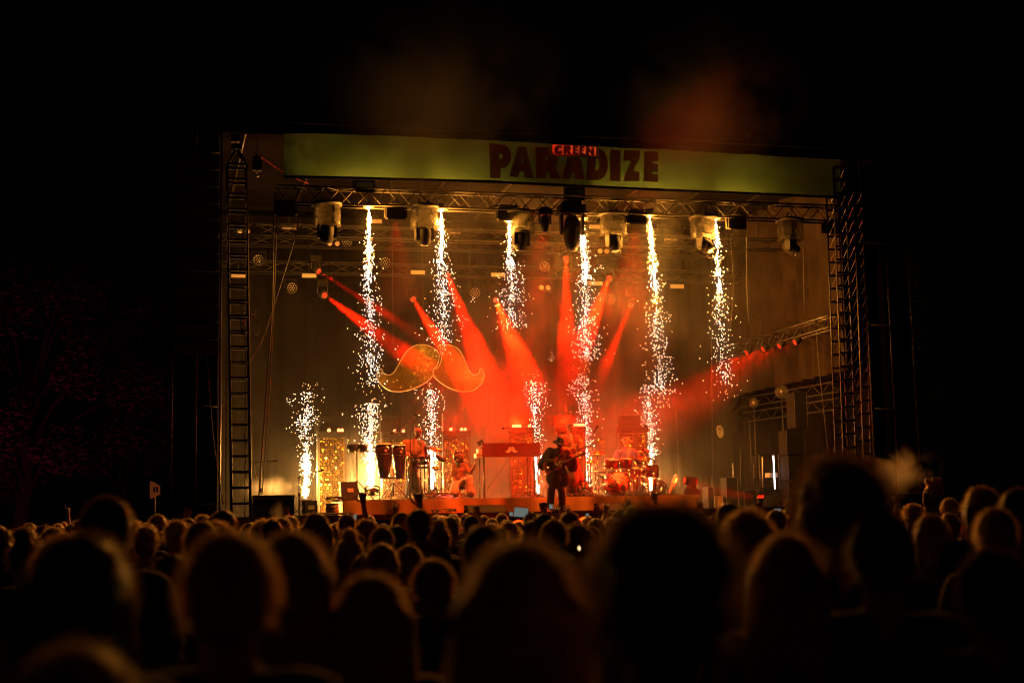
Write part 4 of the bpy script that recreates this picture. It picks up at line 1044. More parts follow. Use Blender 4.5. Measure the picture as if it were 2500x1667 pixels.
# percussion table, pads and bells
tb = thing('percussion_table', 'low table of percussion toys in front of the percussionist', 'table', base_at(1022, YP+0.1, RISER))
zt1, zt2 = at(1022, 1119, YP).z-RISER, at(1022, 1141, YP).z-RISER
part('table_top', MB().box((0, 0, zt1), (0.62, 0.35, 0.03)), 'dark_case', tb); part('lower_tray', MB().box((-0.02, 0, zt2), (0.52, 0.35, 0.04)), 'dark_case', tb)
o = None
for sx in (-0.27, 0.27):
    for sy in (-0.14, 0.14):
        if o is None: o = part('leg', MB().tube([(0, 0, 0), (0, 0, zt1)], 0.013, 6), 'chrome', tb)
        else: o = again(o, tb)
        o.location = (sx, sy, 0)
rr = random.Random(5)
for k, (lb, m) in enumerate((('small wood block on the percussion table', 'wood_box'), ('cowbell on the percussion table', 'dull_alu'), ('shaker lying on the percussion table', 'conga'), ('dark sample pad on the percussion table', 'black_gloss'))):
    x = -0.22+k*0.15; p = tb.location+Vector((x, 0, zt1+0.017))
    g = MB()
    if k == 1: g.prism([(-0.03, 0), (0.03, 0), (0.045, 0.09), (-0.045, 0.09)], [], lambda a, b_: Vector((a, -0.03, b_)), (0, 0.06, 0))
    elif k == 2: g.cap((-0.04, 0, 0.025), (0.04, 0, 0.025), 0.025, 0.025, 10)
    elif k == 0: g.box((0, 0, 0.03), (0.10, 0.07, 0.06)); g.box((0, -0.037, 0.03), (0.08, 0.006, 0.015))
    else: g.box((0, 0, 0.02), (0.13, 0.12, 0.04)); g.box((0, 0, 0.042), (0.11, 0.1, 0.006))
    single('percussion_piece', g, m, lb, 'percussion', 'percussion on the small table')
    col.objects[-1].location = p
cymbal_stand('thin tilted cymbal right of the percussionist', 1060, YP+0.2, RISER, 1094, 48, -0.22)
cymbal_stand('small splash cymbal above the percussion table', 1037, YP+0.1, RISER, 1128, 26, 0.1)
t = thing('snare_pad', 'tilted drum pad on a red lit stand right of the percussion table', 'drum', base_at(1078, YP, RISER)); zz = at(1078, 1118, YP).z-RISER
tripod(t, zz-0.12, 'chrome', 0.28, 0.013, z0=0.3)
part('pad', MB().lathe([(0, -0.06), (0.12, -0.05), (0.15, 0.0), (0.15, 0.02), (0, 0.025)], (0, 0, zz), (0.45, -0.3, 0.85), 22), 'dark_case', t)
part('hoop', MB().ring((0, 0, zz+0.01), (0.45, -0.3, 0.85), 0.155, 0.008, 22), 'chrome', t)
part('arm', MB().tube([(0, 0, zz-0.12), (0.09, 0, zz-0.02), (0.14, 0, zz+0.06)], 0.010, 6), 'black_metal', t)
mic_stand('boom mic stand slanting over the congas', 1003, YP-0.1, RISER, 1031, ((1012, 1024), (968, 1051)))
mic_stand('tall overhead mic stand right of the percussionist', 1049, YP-0.15, RISER, 1026, ((1062, 1032), (1024, 1017)), mic='end')
t = mic_stand('low mic stand in front of the percussion table', 1027, YP-0.3, RISER, 1130, ((1030, 1140), (1012, 1118)))
cymbal_stand('low hi-hat right of the percussion table', 1065, YP, RISER, 1140, 26, 0.05, kind='hihat')
clutter('cable_bundle', 'loose heap of cables under the percussion stands', 'cables', (fx(1068, 2.5, RISER), 2.5, RISER+0.08), (0.45, 0.3, 0.08), 14, 'cable', 7, 'cable heaps on the riser')
clutter('cable_bundle', 'heap of cables at the left end of the riser', 'cables', (fx(830, 2.4, RISER), 2.4, RISER+0.05), (0.35, 0.25, 0.06), 10, 'cable', 8, 'cable heaps on the riser')
clutter('cable_bundle', 'tangle of cables at the drummer side of the bassist', 'cables', (fx(1450, 2.4, RISER), 2.4, RISER+0.06), (0.3, 0.3, 0.07), 10, 'cable', 12, 'cable heaps on the riser')
g = MB(); rr = random.Random(6)
for i in range(13):
    for j in range(7):
        a = (i-6)/6; b_ = (j-3)/3; g.v.append((a*0.33, b_*0.22, max(0.0, 0.17*(1-a*a)*(1-b_*b_))*rr.uniform(.6, 1.2)+0.004))
for i in range(12):
    for j in range(6): q = i*7+j; g.f.append((q, q+7, q+8, q+1)); g.sm.append(True)
o = single('tarpaulin', g, 'blue_tarp', 'crumpled blue cloth on the riser beside the seated performer', 'cloth'); o.location = (fx(1090, 2.5, RISER), 2.5, RISER)

# fans
def fan(label, px, py, w, Y, zf, flat=False):
    c = at(px, py, Y); S = 3472/project(c)[2]; r = w/S/2; b0 = Vector((c.x, Y, zf)); z = c.z-zf
    t = thing('floor_fan', label, 'fan', b0, 0, 'round floor fans'); ax = Vector((0.15, -1, 0.25)).normalized() if not flat else Vector((0, -0.35, 0.95)).normalized()
    if flat: z = max(z, 0.12)
    g = MB()
    for k, rr_ in enumerate((1, 0.8, 0.6, 0.4, 0.2)): g.ring(Vector((0, 0, z))+ax*(0.02+0.05*(1-rr_)), ax, r*rr_, 0.006, 24, 4)
    u, v, d = basis(ax)
    for k in range(16):
        a = k*math.pi/8; e = u*math.cos(a)+v*math.sin(a); g.tube([Vector((0, 0, z))+d*0.07+e*0.02, Vector((0, 0, z))+d*0.05+e*r*0.7, Vector((0, 0, z))+e*r], 0.003, 4)
    part('cage', g, 'chrome', t)
    g = MB(); g.ring((0, 0, z), ax, r, 0.014, 28).ring(Vector((0, 0, z))-ax*0.12, ax, r*0.95, 0.012, 28); part('frame', g, 'black_metal', t)
    o = None
    for k in range(5):
        if o is None:
            gg = MB(); gg.prism([(0.03, -0.03), (r*0.85, -0.10*r/0.2), (r*0.88, 0.05*r/0.2), (0.03, 0.03)], [], lambda a, b_: u*a+v*b_+d*(b_*0.3-0.04), d*0.006); o = part('blade', gg, 'dull_alu', t)
        else: o = again(o, t)
        o.location = (0, 0, z); o.rotation_mode = 'QUATERNION'
        from mathutils import Quaternion
        o.rotation_quaternion = Quaternion(d, k*2*math.pi/5)
    part('motor', MB().lathe([(0, 0.0), (0.06, -0.0), (0.06, -0.16), (0, -0.17)], (0, 0, z), ax, 14), 'black_metal', t)
    part('stand', MB().tube([(-r, 0, z), (-r*0.9, 0, 0.02), (r*0.9, 0, 0.02), (r, 0, z)], 0.013, 6).tube([(-r*0.9, 0, 0.02), (-r*0.9, 0.25, 0.012)], 0.013, 6).tube([(r*0.9, 0, 0.02), (r*0.9, 0.25, 0.012)], 0.013, 6), 'black_metal', t)
fan('low tilted floor fan between the bongos and congas', 909, 1192, 38, 2.9, RISER, True)
fan('round floor fan left of the bass drum', 1428, 1190, 38, 2.6, RISER)
fan('round floor fan right of the drum kit', 1613, 1190, 36, 3.0, RISER)

# keyboard
YK = 2.75
a, b_ = at(1174, 1116, YK), at(1317, 1081, YK); b_.x = fx(1317, YK, b_.z); a.x = fx(1174, YK, a.z)
kb = thing('keyboard_case', 'wide dark red keyboard housing with a pale moustache emblem', 'keyboard', Vector(((a.x+b_.x)/2, YK, RISER)))
W = b_.x-a.x; z0, z1 = a.z-RISER, b_.z-RISER
part('front_panel', MB().prism([(-W/2+0.02, z0), (W/2, z0), (W/2-0.02, z1), (-W/2+0.0, z1)], [], lambda x, y: Vector((x, -0.12, y)), (0, 0.03, 0)), 'keyboard_red', kb)
part('body', MB().box((0, 0.08, (z0+z1)/2-0.04), (W-0.03, 0.36, (z1-z0)*0.7)), 'dark_case', kb)
g = MB(); nk = 52
for k in range(nk): g.box((-W/2+0.04+(W-0.08)*k/nk, 0.22, z1-0.10), ((W-0.08)/nk*0.86, 0.14, 0.02))
part('keys', g, 'emblem_white', kb, kind='stuff')
mm = lambda x, y: ((x-575)/392*0.98*0.27/0.27, (y-800)/392)
em = [(-0.155, -0.01), (-0.12, 0.0), (-0.09, 0.03), (-0.06, 0.085), (-0.03, 0.10), (-0.006, 0.08), (0.0, 0.055), (0.006, 0.08), (0.03, 0.10), (0.06, 0.085), (0.09, 0.03), (0.12, 0.0), (0.155, -0.01), (0.14, -0.04), (0.09, -0.052), (0.045, -0.04), (0.0, 0.01), (-0.045, -0.04), (-0.09, -0.052), (-0.14, -0.04)]
part('moustache_emblem', MB().prism(em, [], lambda x, y: Vector((x-0.0, -0.127, (z0+z1)/2-0.02+y)), (0, 0.006, 0)), 'emblem_white', kb)
o = None
for sx in (-0.46, -0.40, 0.38, 0.46):
    if o is None: o = part('leg', MB().tube([(0, 0, 0), (0, 0, z0+0.02)], 0.015, 7), 'dull_alu', kb)
    else: o = again(o, kb)
    o.location = (sx*W, 0.0 if abs(sx) > .42 else 0.3, 0)
part('brace', MB().tube([(-0.0*W, 0.02, z0), (-0.40*W, 0.02, 0.25)], 0.006, 5), 'dull_alu', kb); part('brace', MB().tube([(0.02*W, 0.02, z0), (0.42*W, 0.02, 0.12)], 0.006, 5), 'dull_alu', kb)
part('music_rest', MB().box((-W/2+0.02, 0.1, z1+0.02), (0.16, 0.02, 0.12), Matrix.Rotation(-0.5, 3, 'Y')), 'dark_case', kb)
p = at(1167, 1106, YK)
t = thing('control_box', 'pale sampler box stepped at the left end of the keyboard', 'sampler', p-Vector((0, 0, 0.11)))
part('lower_box', MB().box((0, 0, 0.05), (0.14, 0.3, 0.10)), 'panel_white', t); part('upper_box', MB().box((0.03, 0, 0.16), (0.09, 0.28, 0.11)), 'panel_white', t)
g = MB()
for k in range(4): g.lathe([(0.012, 0), (0.012, -0.01), (0, -0.012)], (-0.05+0.033*k, -0.15, 0.05), (0, 1, 0), 8)
part('knob_row', g, 'black_metal', t, kind='stuff')
part('support', MB().tube([(0.03, 0, 0), (0.03, 0, -(p.z-0.11-RISER))], 0.014, 6), 'dull_alu', t)
mic_stand('boom mic stand reaching left over the keyboard', 1289, 3.1, RISER, 1045, ((1302, 1043), (1240, 1045)))
t = mic_stand('mic stand leaning at the right end of the keyboard', 1306, 2.5, RISER, 1105, None, mic=None)
part('tilted_tube', MB().tube([(-0.06, -0.1, 0.9), (0.02, -0.1, 0.1)], 0.012, 6), 'black_metal', t)

# drum kit
YD = 3.1
bc = at(1503, 1181, YD); Rb = 30/96.0
bd = drum('bass drum with fiery red swirl art on its head and a round port', bc, (0.05, -1, 0), Rb, 0.40, 'red_sparkle', 'bass_drum', 'bass drum', 'drumhead_art', 8)
part('port', MB().lathe([(0, 0.212), (0.075, 0.210), (0.078, 0.206)], (0.13, 0, -0.10), (0.05, -1, 0), 20), 'black_gloss', bd)
o = None
for k in range(10):
    a = 2*math.pi*k/10+0.2
    if o is None: o = part('claw', MB().box((0, -0.21, 0), (0.035, 0.03, 0.05)), 'chrome', bd)
    else: o = again(o, bd)
    o.location = (math.cos(a)*Rb, 0, math.sin(a)*Rb)
part('spur', MB().tube([(-Rb*0.9, -0.1, -Rb*0.3), (-Rb*1.15, -0.22, -Rb)], 0.012, 6), 'chrome', bd); part('spur', MB().tube([(Rb*0.9, -0.1, -Rb*0.3), (Rb*1.15, -0.22, -Rb)], 0.012, 6), 'chrome', bd)
for px, py, w, h, Y, lb in ((1493, 1131, 37, 20, 3.05, 'left rack tom of the drum kit'), (1527, 1130, 30, 22, 3.0, 'right rack tom of the drum kit'), (1590, 1150, 36, 30, 3.2, 'floor tom at the right of the drum kit'), (1556, 1150, 34, 14, 3.4, 'snare drum between the toms and the drummer')):
    c = at(px, py, Y); t = drum(lb, c, (0.05, -0.22, 1) if h < 25 else (0, 0, 1), w/96/2, h/96, 'red_sparkle', 'tom_drum', 'drum', lugs=6, group='drums of the kit')
    if h >= 25 or h == 14:
        g = MB(); zz = -(c.z-RISER)+0.01
        for k in range(3): a = k*2.1+0.5; g.tube([(w/192*math.cos(a)*1.02, w/192*math.sin(a)*1.02, 0.03), (w/180*math.cos(a)*1.05, w/180*math.sin(a)*1.05, zz)], 0.009, 6)
        part('leg_frame', g, 'chrome', t)
    else: part('mount', MB().tube([(0.0, 0.0, -0.1), (0.06, 0.05, -0.2)], 0.012, 6), 'chrome', t)
cymbal_stand('ride cymbal on a tall stand left of the drum kit', 1461, 3.2, RISER, 1104, 40, 0.02)
cymbal_stand('crash cymbal above the drummer on the right', 1573, 3.5, RISER, 1098, 36, 0.0)
cymbal_stand('lower crash cymbal in front of the drummer at the right', 1578, 3.0, RISER, 1117, 38, -0.03)
cymbal_stand('hi-hat at the left side of the drum kit', 1443, 3.1, RISER, 1127, 28, 0.0, kind='hihat')
t = thing('drum_rack', 'chrome rack of pipes around the drum kit', 'drum rack', base_at(1530, 2.85, RISER))
g = MB()
for px, top in ((1455, 1140), (1538, 1150), (1552, 1120), (1568, 1140), (1602, 1130)):
    x = fx(px, 2.85, RISER)-t.location.x; zz = at(px, top, 2.85).z-RISER
    part('rack_leg', MB().tube([(x, 0, 0.0), (x, 0, zz)], 0.014, 7), 'chrome', t)
    part('rack_foot', MB().tube([(x-0.14, -0.1, 0.012), (x, 0, 0.16), (x+0.14, -0.1, 0.012)], 0.010, 6), 'chrome', t)
part('cross_pipe', MB().tube([(-0.75, 0, 0.62), (0, -0.12, 0.66), (0.75, 0, 0.62)], 0.016, 7), 'chrome', t)
mic_stand('overhead mic stand between the bassist and the drums', 1437, 2.7, RISER, 1079, ((1433, 1085), (1452, 1052)))
mic_stand('overhead mic stand right of the drum kit with a long counter boom', 1601, 2.8, RISER, 1076, ((1611, 1089), (1583, 1048)))
mic_stand('short mic stand at the left of the bass drum', 1443, 2.5, RISER, 1150, ((1444, 1152), (1462, 1160)))
mic_stand('short mic stand at the floor tom', 1595, 2.5, RISER, 1120, ((1590, 1122), (1578, 1108)))
clutter('cable_bundle', 'cables spread under the right of the drum kit', 'cables', (fx(1560, 2.5, RISER), 2.45, RISER+0.07), (0.5, 0.25, 0.07), 12, 'chrome', 21, 'cable heaps on the riser', r=0.006)
# things right of the drums
a, b_ = at(1636, 1206, 2.6), at(1650, 1163, 2.6); a.z = RISER+0.02
t = thing('leaning_tube', 'thick pale tube leaning on the riser right of the fan', 'tube lamp', a)
part('tube_body', MB().cap((0, 0, 0.05), b_-a, 0.06, 0.06, 12), 'panel_white', t); part('base', MB().box((0, 0, 0.01), (0.25, 0.25, 0.03)), 'black_metal', t)
part('cable_coil', MB().ring((0.25, -0.1, 0.10), (0.1, -1, 0.1), 0.09, 0.006, 20).ring((0.2, -0.12, 0.01), (0, 0, 1), 0.16, 0.006, 20), 'cable', t)
p = base_at(1688, 2.5, RISER); t = thing('moving_head', 'moving head standing on the right end of the riser, beaming red to the left', 'stage light', p)
part('base', MB().box((0, 0, 0.05), (0.36, 0.32, 0.10)).box((0, 0, 0.13), (0.3, 0.26, 0.06)), 'dark_case', t)
part('yoke', MB().box((0, -0.14, 0.27), (0.14, 0.04, 0.26)).box((0, 0.14, 0.27), (0.14, 0.04, 0.26)).box((0, 0, 0.165), (0.2, 0.3, 0.03)), 'dark_case', t)
h = part('lamp_head', MB().lathe([(0, -0.16), (0.1, -0.15), (0.12, -0.05), (0.11, 0.12), (0.09, 0.19), (0.08, 0.19), (0.08, 0.17), (0, 0.17)], (0, 0, 0.37), (-1, -0.1, 0.12), 18), 'dark_case', t)
part('lens', MB().lathe([(0, 0.178), (0.078, 0.178)], (0, 0, 0.37), (-1, -0.1, 0.12), 18), 'red_lens', h)
lamp('beam_light', 'SPOT', p+Vector((-0.20, -0.02, 0.39)), 2.2*KB, RED, t, p+Vector((-2, 0.3, 0.45)), 0.05, R(26), 0.5)

# wedges and cases on the stage front
def wedge(label, x0, x1, y0, y1, Y, zf, m='dark_case', white=False, group='floor monitor wedges'):
    a = at(x0, y1, Y); b_ = at(x1, y0, Y); w_ = b_.x-a.x; h = b_.z-zf
    t = thing('monitor_wedge', label, 'stage monitor', ((a.x+b_.x)/2, Y, zf), 0, group)
    g = MB(); g.prism([(0, 0), (0.45, 0), (0.42, h), (0.18, h)], [], lambda y, z: Vector((-w_/2, y, z)), (w_, 0, 0)); part('cabinet', g, m, t)
    g = MB(); g.prism([(-w_/2+0.03, 0.04), (w_/2-0.03, 0.04), (w_/2-0.03, 0.95), (-w_/2+0.03, 0.95)], [], lambda x, s: Vector((x, 0.18*s*1.0-0.006, h*s)), (0, -0.012, 0)); part('grille', g, 'black_metal', t)
    o = part('handle', MB().box((-w_/2-0.008, 0.28, h*0.6), (0.012, 0.12, 0.04)), 'black_gloss', t); again(o, t, (w_+0.016, 0, 0))
    if white: part('paper_label', MB().box((0.02, 0.09-0.022, h*0.55), (0.14, 0.012, 0.10), Matrix.Rotation(-0.35, 3, 'X')), 'panel_white', t)
wedge('wide floor monitor in front of the keyboard', 1142, 1238, 1231, 1258, 1.0, FLOOR)
wedge('wide floor monitor in front of the drums', 1463, 1556, 1226, 1250, 1.0, FLOOR)
wedge('tall monitor with a white label left of the riser', 742, 776, 1221, 1264, 1.0, FLOOR, white=True)
wedge('tall monitor with a white label standing on the riser left end', 834, 875, 1175, 1219, 2.3, RISER, white=True)
a, b_ = at(618, 1262, 1.4), at(718, 1207, 1.4)
t = thing('flight_case', 'long black flight case at the left edge of the stage', 'case', ((a.x+b_.x)/2, 1.4, FLOOR)); w_, h = b_.x-a.x, b_.z-FLOOR
part('case_body', MB().box((0, 0.3, h*0.42), (w_, 0.7, h*0.8)), 'dark_case', t); part('case_lid', MB().box((0, 0.3, h*0.91), (w_-0.01, 0.7, h*0.18-0.01)), 'dark_case', t)
g = MB()
for sx in (-1, 1):
    for z in (0.03, h*0.8, h-0.03): g.box((sx*(w_/2-0.02), -0.055, z), (0.05, 0.012, 0.05))
part('corner_plates', g, 'dull_alu', t, kind='stuff'); part('edge_strip', MB().box((0, -0.056, h*0.82), (w_, 0.012, 0.02)), 'dull_alu', t)
a = at(811, 1258, 1.6)
t = thing('barrel', 'squat round drum with a pale lid at the left foot of the riser', 'barrel', (a.x, 1.6, FLOOR)); hh = at(811, 1232, 1.6).z-FLOOR
part('body', MB().lathe([(0.13, 0.0), (0.155, 0.05), (0.16, hh*0.5), (0.15, hh)], seg=22), 'wood_box', t); part('lid', MB().lathe([(0.155, hh), (0.16, hh+0.04), (0.06, hh+0.05), (0, hh+0.05)], seg=22), 'panel_white', t)
part('hoop', MB().ring((0, 0, hh*0.25), (0, 0, 1), 0.16, 0.008, 22), 'black_metal', t); part('hoop', MB().ring((0, 0, hh*0.75), (0, 0, 1), 0.16, 0.008, 22), 'black_metal', t)
mic_stand('mic stand with a long shotgun microphone left of the leftmost tower', 730, 1.2, FLOOR, 1165, ((733, 1163), (774, 1151)))
mic_stand('mic stand with a short boom at the far left of the stage', 637, 1.8, FLOOR, 1145, ((620, 1128), (662, 1125)))
clutter('cable_bundle', 'cable heap on the stage floor in front of the barrel', 'cables', (fx(800, 0.6, FLOOR), 0.6, FLOOR+0.03), (0.6, 0.2, 0.03), 10, 'cable', 31, 'cable heaps on the stage floor')
clutter('cable_bundle', 'flat pile of cables left of the keyboard monitor', 'cables', (fx(1085, 0.9, FLOOR), 0.9, FLOOR+0.05), (0.3, 0.2, 0.05), 10, 'cable', 33, 'cable heaps on the stage floor')

# ---- right hand side of the stage
p = at(1757, 1053, 3.5)
oc = [(-5, -14), (3, -15), (9, -8), (10, 6), (6, 15), (0, 16), (-7, 7), (-8, -7)]
t = thing('paper_tag', 'white eight-sided tag with dark scribbles hanging right of the drums', 'sign', p)
S = 3472/project(p)[2]
part('board', MB().prism([(x/S, -y/S) for x, y in oc], [], lambda x, y: Vector((x, 0, y)), (0, 0.01, 0)), 'panel_white', t)
g = MB()
for k, z in enumerate((0.10, 0.06)):
    for j in range(4): g.box((-0.035+j*0.027, -0.004, z), (0.016, 0.004, 0.03), Matrix.Rotation(0.4*(j % 2), 3, 'Y'))
g.tube([(-0.03, -0.004, -0.08), (0.03, -0.004, 0.0), (-0.01, -0.004, 0.03)], 0.006, 5)
part('scribble', g, 'black_metal', t, kind='stuff'); part('string', MB().tube([(0, 0, 0.14), (0, 0, 3.0)], 0.003, 4), 'cable', t)
def globe(label, px, py, w, Y):
    c = at(px, py, Y); S = 3472/project(c)[2]; r = w/S/2; t = thing('globe_lamp', label, 'lamp', (c.x, Y, FLOOR), 0, 'clear globes on poles')
    z = c.z-FLOOR
    part('globe', MB().ell((0, 0, z), (r, r, r), 24, 16), 'glass_globe', t); part('bulb', MB().ell((0, 0, z), (0.03, 0.03, 0.05), 10, 8), 'panel_white', t)
    part('pole', MB().tube([(0, 0, 0), (0, 0, z-r*0.96)], 0.012, 6), 'dull_alu', t); part('foot', MB().lathe([(0.2, 0), (0.2, 0.015), (0.02, 0.03)], seg=18), 'black_metal', t)
globe('smaller clear globe on a thin pole behind the right side of the stage', 1840, 983, 24, 4.5)
globe('larger clear globe on a thin pole left of the tall speaker', 1908, 956, 34, 3.5)
def spk(label, x0, x1, y0, y1, Y, stand=False):
    a, b_ = at(x0, y1, Y), at(x1, y0, Y); w_ = b_.x-a.x; h = b_.z-a.z; t = thing('loudspeaker', label, 'loudspeaker', ((a.x+b_.x)/2, Y, a.z), 0, 'loudspeakers at the right side of the stage')
    part('cabinet', MB().box((0, 0.25, h/2), (w_, 0.5, h)), 'dark_case', t); part('grille', MB().box((0, -0.008, h/2), (w_*0.9, 0.012, h*0.94)), 'grille_cloth', t)
    part('edge_trim', MB().tube([(-w_/2, -0.01, 0), (-w_/2, -0.01, h), (w_/2, -0.01, h), (w_/2, -0.01, 0)], 0.008, 5), 'dull_alu', t)
    if stand: part('stand', MB().tube([(0, 0.2, 0), (0, 0.2, -(a.z-FLOOR))], 0.02, 8), 'dull_alu', t)
spk('tall narrow loudspeaker on top of the side stack', 1942, 1968, 958, 1044, 2.4)
spk('wide loudspeaker in the middle of the side stack', 1922, 1962, 1050, 1110, 2.4)
spk('wide loudspeaker low in the side stack', 1926, 1960, 1112, 1172, 2.4)
a = at(1944, 1174, 2.4); t = thing('stack_base', 'dark case under the side speaker stack', 'case', (a.x, 2.65, FLOOR)); part('case_body', MB().box((0, 0, (a.z-FLOOR)/2), (0.42, 0.5, a.z-FLOOR-0.01)), 'dark_case', t); part('latch', MB().box((0, -0.256, 0.2), (0.06, 0.012, 0.05)), 'alu', t)
for i, (x0, y0, x1, y1, m, lb) in enumerate(((1888, 1112, 1892, 1193, 'tube_light', 'bright white upright light tube at the right'), (1861, 1116, 1862, 1190, 'dim_tube', 'unlit upright tube left of the bright light tube'), (1929, 1160, 1931, 1192, 'dim_tube', 'short pale tube right of the bright light tube'))):
    a, b_ = at(x1, y1, 3.0), at(x0, y0, 3.0); t = thing('light_tube', lb, 'tube light', a, 0, 'upright light tubes at the right side')
    part('tube', MB().tube([(0, 0, 0), b_-a], 0.016, 8), m, t); part('end_cap', MB().box((0, 0, -0.02), (0.05, 0.05, 0.04)), 'black_metal', t); part('end_cap', MB().box(b_-a+Vector((0, 0, 0.02)), (0.05, 0.05, 0.04)), 'black_metal', t)
    part('post', MB().tube([(0, 0.03, -(a.z-FLOOR)), (0, 0.03, 0)], 0.012, 6), 'black_metal', t)
    if m == 'tube_light': lamp('tube_glow', 'POINT', (a+b_)/2+Vector((0, -0.06, 0)), 1.2, (0.85, 0.92, 1.0), t, size=0.03)
a, b_ = at(1868, 1200, 2.9), at(1912, 1108, 2.9)
t = thing('rack_frame', 'open metal rack frame around the bright light tube', 'rack', (a.x, 3.2, FLOOR)); w_ = b_.x-a.x; h = b_.z-FLOOR
o = None
for sx in (0, w_):
    for sy in (0, 0.4):
        if o is None: o = part('post', MB().tube([(0, 0, 0), (0, 0, h)], 0.015, 6), 'dull_alu', t)
        else: o = again(o, t)
        o.location = (sx, sy, 0)
for z in (0.35, h*0.55, h): part('shelf', MB().box((w_/2, 0.2, z), (w_, 0.4, 0.02)), 'dark_case', t)
part('rack_unit', MB().box((w_/2, 0.2, 0.47), (w_*0.9, 0.36, 0.16)), 'dark_case', t); part('rack_unit', MB().box((w_*0.75, 0.2, h*0.55+0.09), (w_*0.4, 0.3, 0.12)), 'panel_white', t)
p = at(1857, 1212, 2.2); t = thing('led_bar', 'small red light bar on the stage floor beaming left', 'stage light', p)
part('housing', MB().box((0.02, 0.05, 0), (0.20, 0.1, 0.13)), 'dark_case', t); o = None
for k in range(5):
    if o is None: o = part('lens', MB().box((0, 0, 0), (0.018, 0.014, 0.07), Matrix.Rotation(0.3, 3, 'Y')), 'red_lens', t)
    else: o = again(o, t)
    o.location = (-0.075+0.036*k, -0.008, 0.0)
part('foot', MB().box((0.02, 0.05, -(p.z-FLOOR)/2-0.03), (0.1, 0.08, p.z-FLOOR-0.07)), 'black_metal', t)
lamp('beam_light', 'SPOT', p+Vector((-0.12, -0.02, 0.0)), 1.6*KB, RED, t, p+Vector((-2, 0.2, 0.28)), 0.05, R(22), 0.5)
for i, (px, py) in enumerate(((1822, 861), (1862, 852), (1902, 845), (1940, 836))):
    Y = 5.6-i*1.35; s = at(px, py, Y)
    lb = ['first', 'second', 'third', 'fourth'][i]+' of four small red lamps on the side truss, counted from the left'
    d = Vector((-2.5, -0.25, -1.35)); dr = d.normalized(); t = thing('led_par', lb, 'stage light', s, 0, 'lit red lamps on the side truss')
    part('housing', MB().lathe([(0, -0.2), (0.07, -0.19), (0.10, -0.05), (0.10, 0.0), (0.09, 0.0), (0.09, -0.015), (0, -0.015)], axis=dr, seg=16), 'black_metal', t)
    u, v, dd = basis(dr); o = None
    for k in range(7):
        q = Vector((0, 0, 0)) if k == 0 else (u*math.cos(k*1.047)+v*math.sin(k*1.047))*0.055
        if o is None: o = part('lens', MB().lathe([(0, 0.006), (0.02, 0.0)], axis=dr, seg=8), 'red_lens', t)
        else: o = again(o, t)
        o.location = q
    g = MB().tube([(0, 0, 0.02), (0, 0, 0.3)], 0.012, 5); part('hanger', g, 'black_metal', t)
    lamp('beam_light', 'SPOT', s+dr*0.03, 4.5*KB, RED, t, s+d, 0.05, R(24), 0.6)
for i, (x0, x1, y0, y1, m, lb) in enumerate(((1730, 1742, 1188, 1240, 'dark_case', 'narrow amplifier rack at the foot of the right side'), (1754, 1764, 1210, 1240, 'wood_box', 'small wooden box standing at the right side of the stage'), (1775, 1800, 1165, 1240, 'dark_case', 'dark flight case standing upright at the right side'), (1818, 1848, 1196, 1240, 'dark_case', 'low dark flight case at the right side of the stage'))):
    a, b_ = at(x0, y1, 3.4), at(x1, y0, 3.4); t = thing('equipment_case', lb, 'case', ((a.x+b_.x)/2, 3.4, FLOOR), 0, 'cases at the right side'); w_ = b_.x-a.x; h = b_.z-FLOOR
    part('case_body', MB().box((0, 0.2, h/2), (w_, 0.4, h)), m, t); part('edge_strip', MB().tube([(-w_/2, -0.002, 0), (-w_/2, -0.002, h), (w_/2, -0.002, h), (w_/2, -0.002, 0)], 0.007, 5), 'alu', t)
for i, (px, y0) in enumerate(((1793, 1130), (1812, 1090), (1838, 1020))):
    a = base_at(px, 3.8, FLOOR); zt = at(px, y0, 3.8).z
    t = thing('pole', ['bright slim pole at the right, nearest the drums', 'dull slim pole in the middle at the right', 'tall slim pole left of the dark rack'][i], 'pole', a, 0, 'slim poles at the right side')
    part('shaft', MB().tube([(0, 0, 0), (0, 0, zt-FLOOR)], 0.014, 6), 'alu' if i == 0 else 'dull_alu', t); part('foot', MB().lathe([(0.15, 0), (0.15, 0.012), (0.02, 0.02)], seg=14), 'black_metal', t)
clutter('cable_bundle', 'loose cables hanging down right of the red moving head', 'cables', at(1722, 1190, 3.6), (0.16, 0.1, 0.5), 7, 'dull_alu', 41, r=0.006)
clutter('cable_bundle', 'coil of pale cables behind the rack at the right', 'cables', at(1900, 1230, 3.0), (0.3, 0.1, 0.15), 6, 'dull_alu', 42, r=0.006)

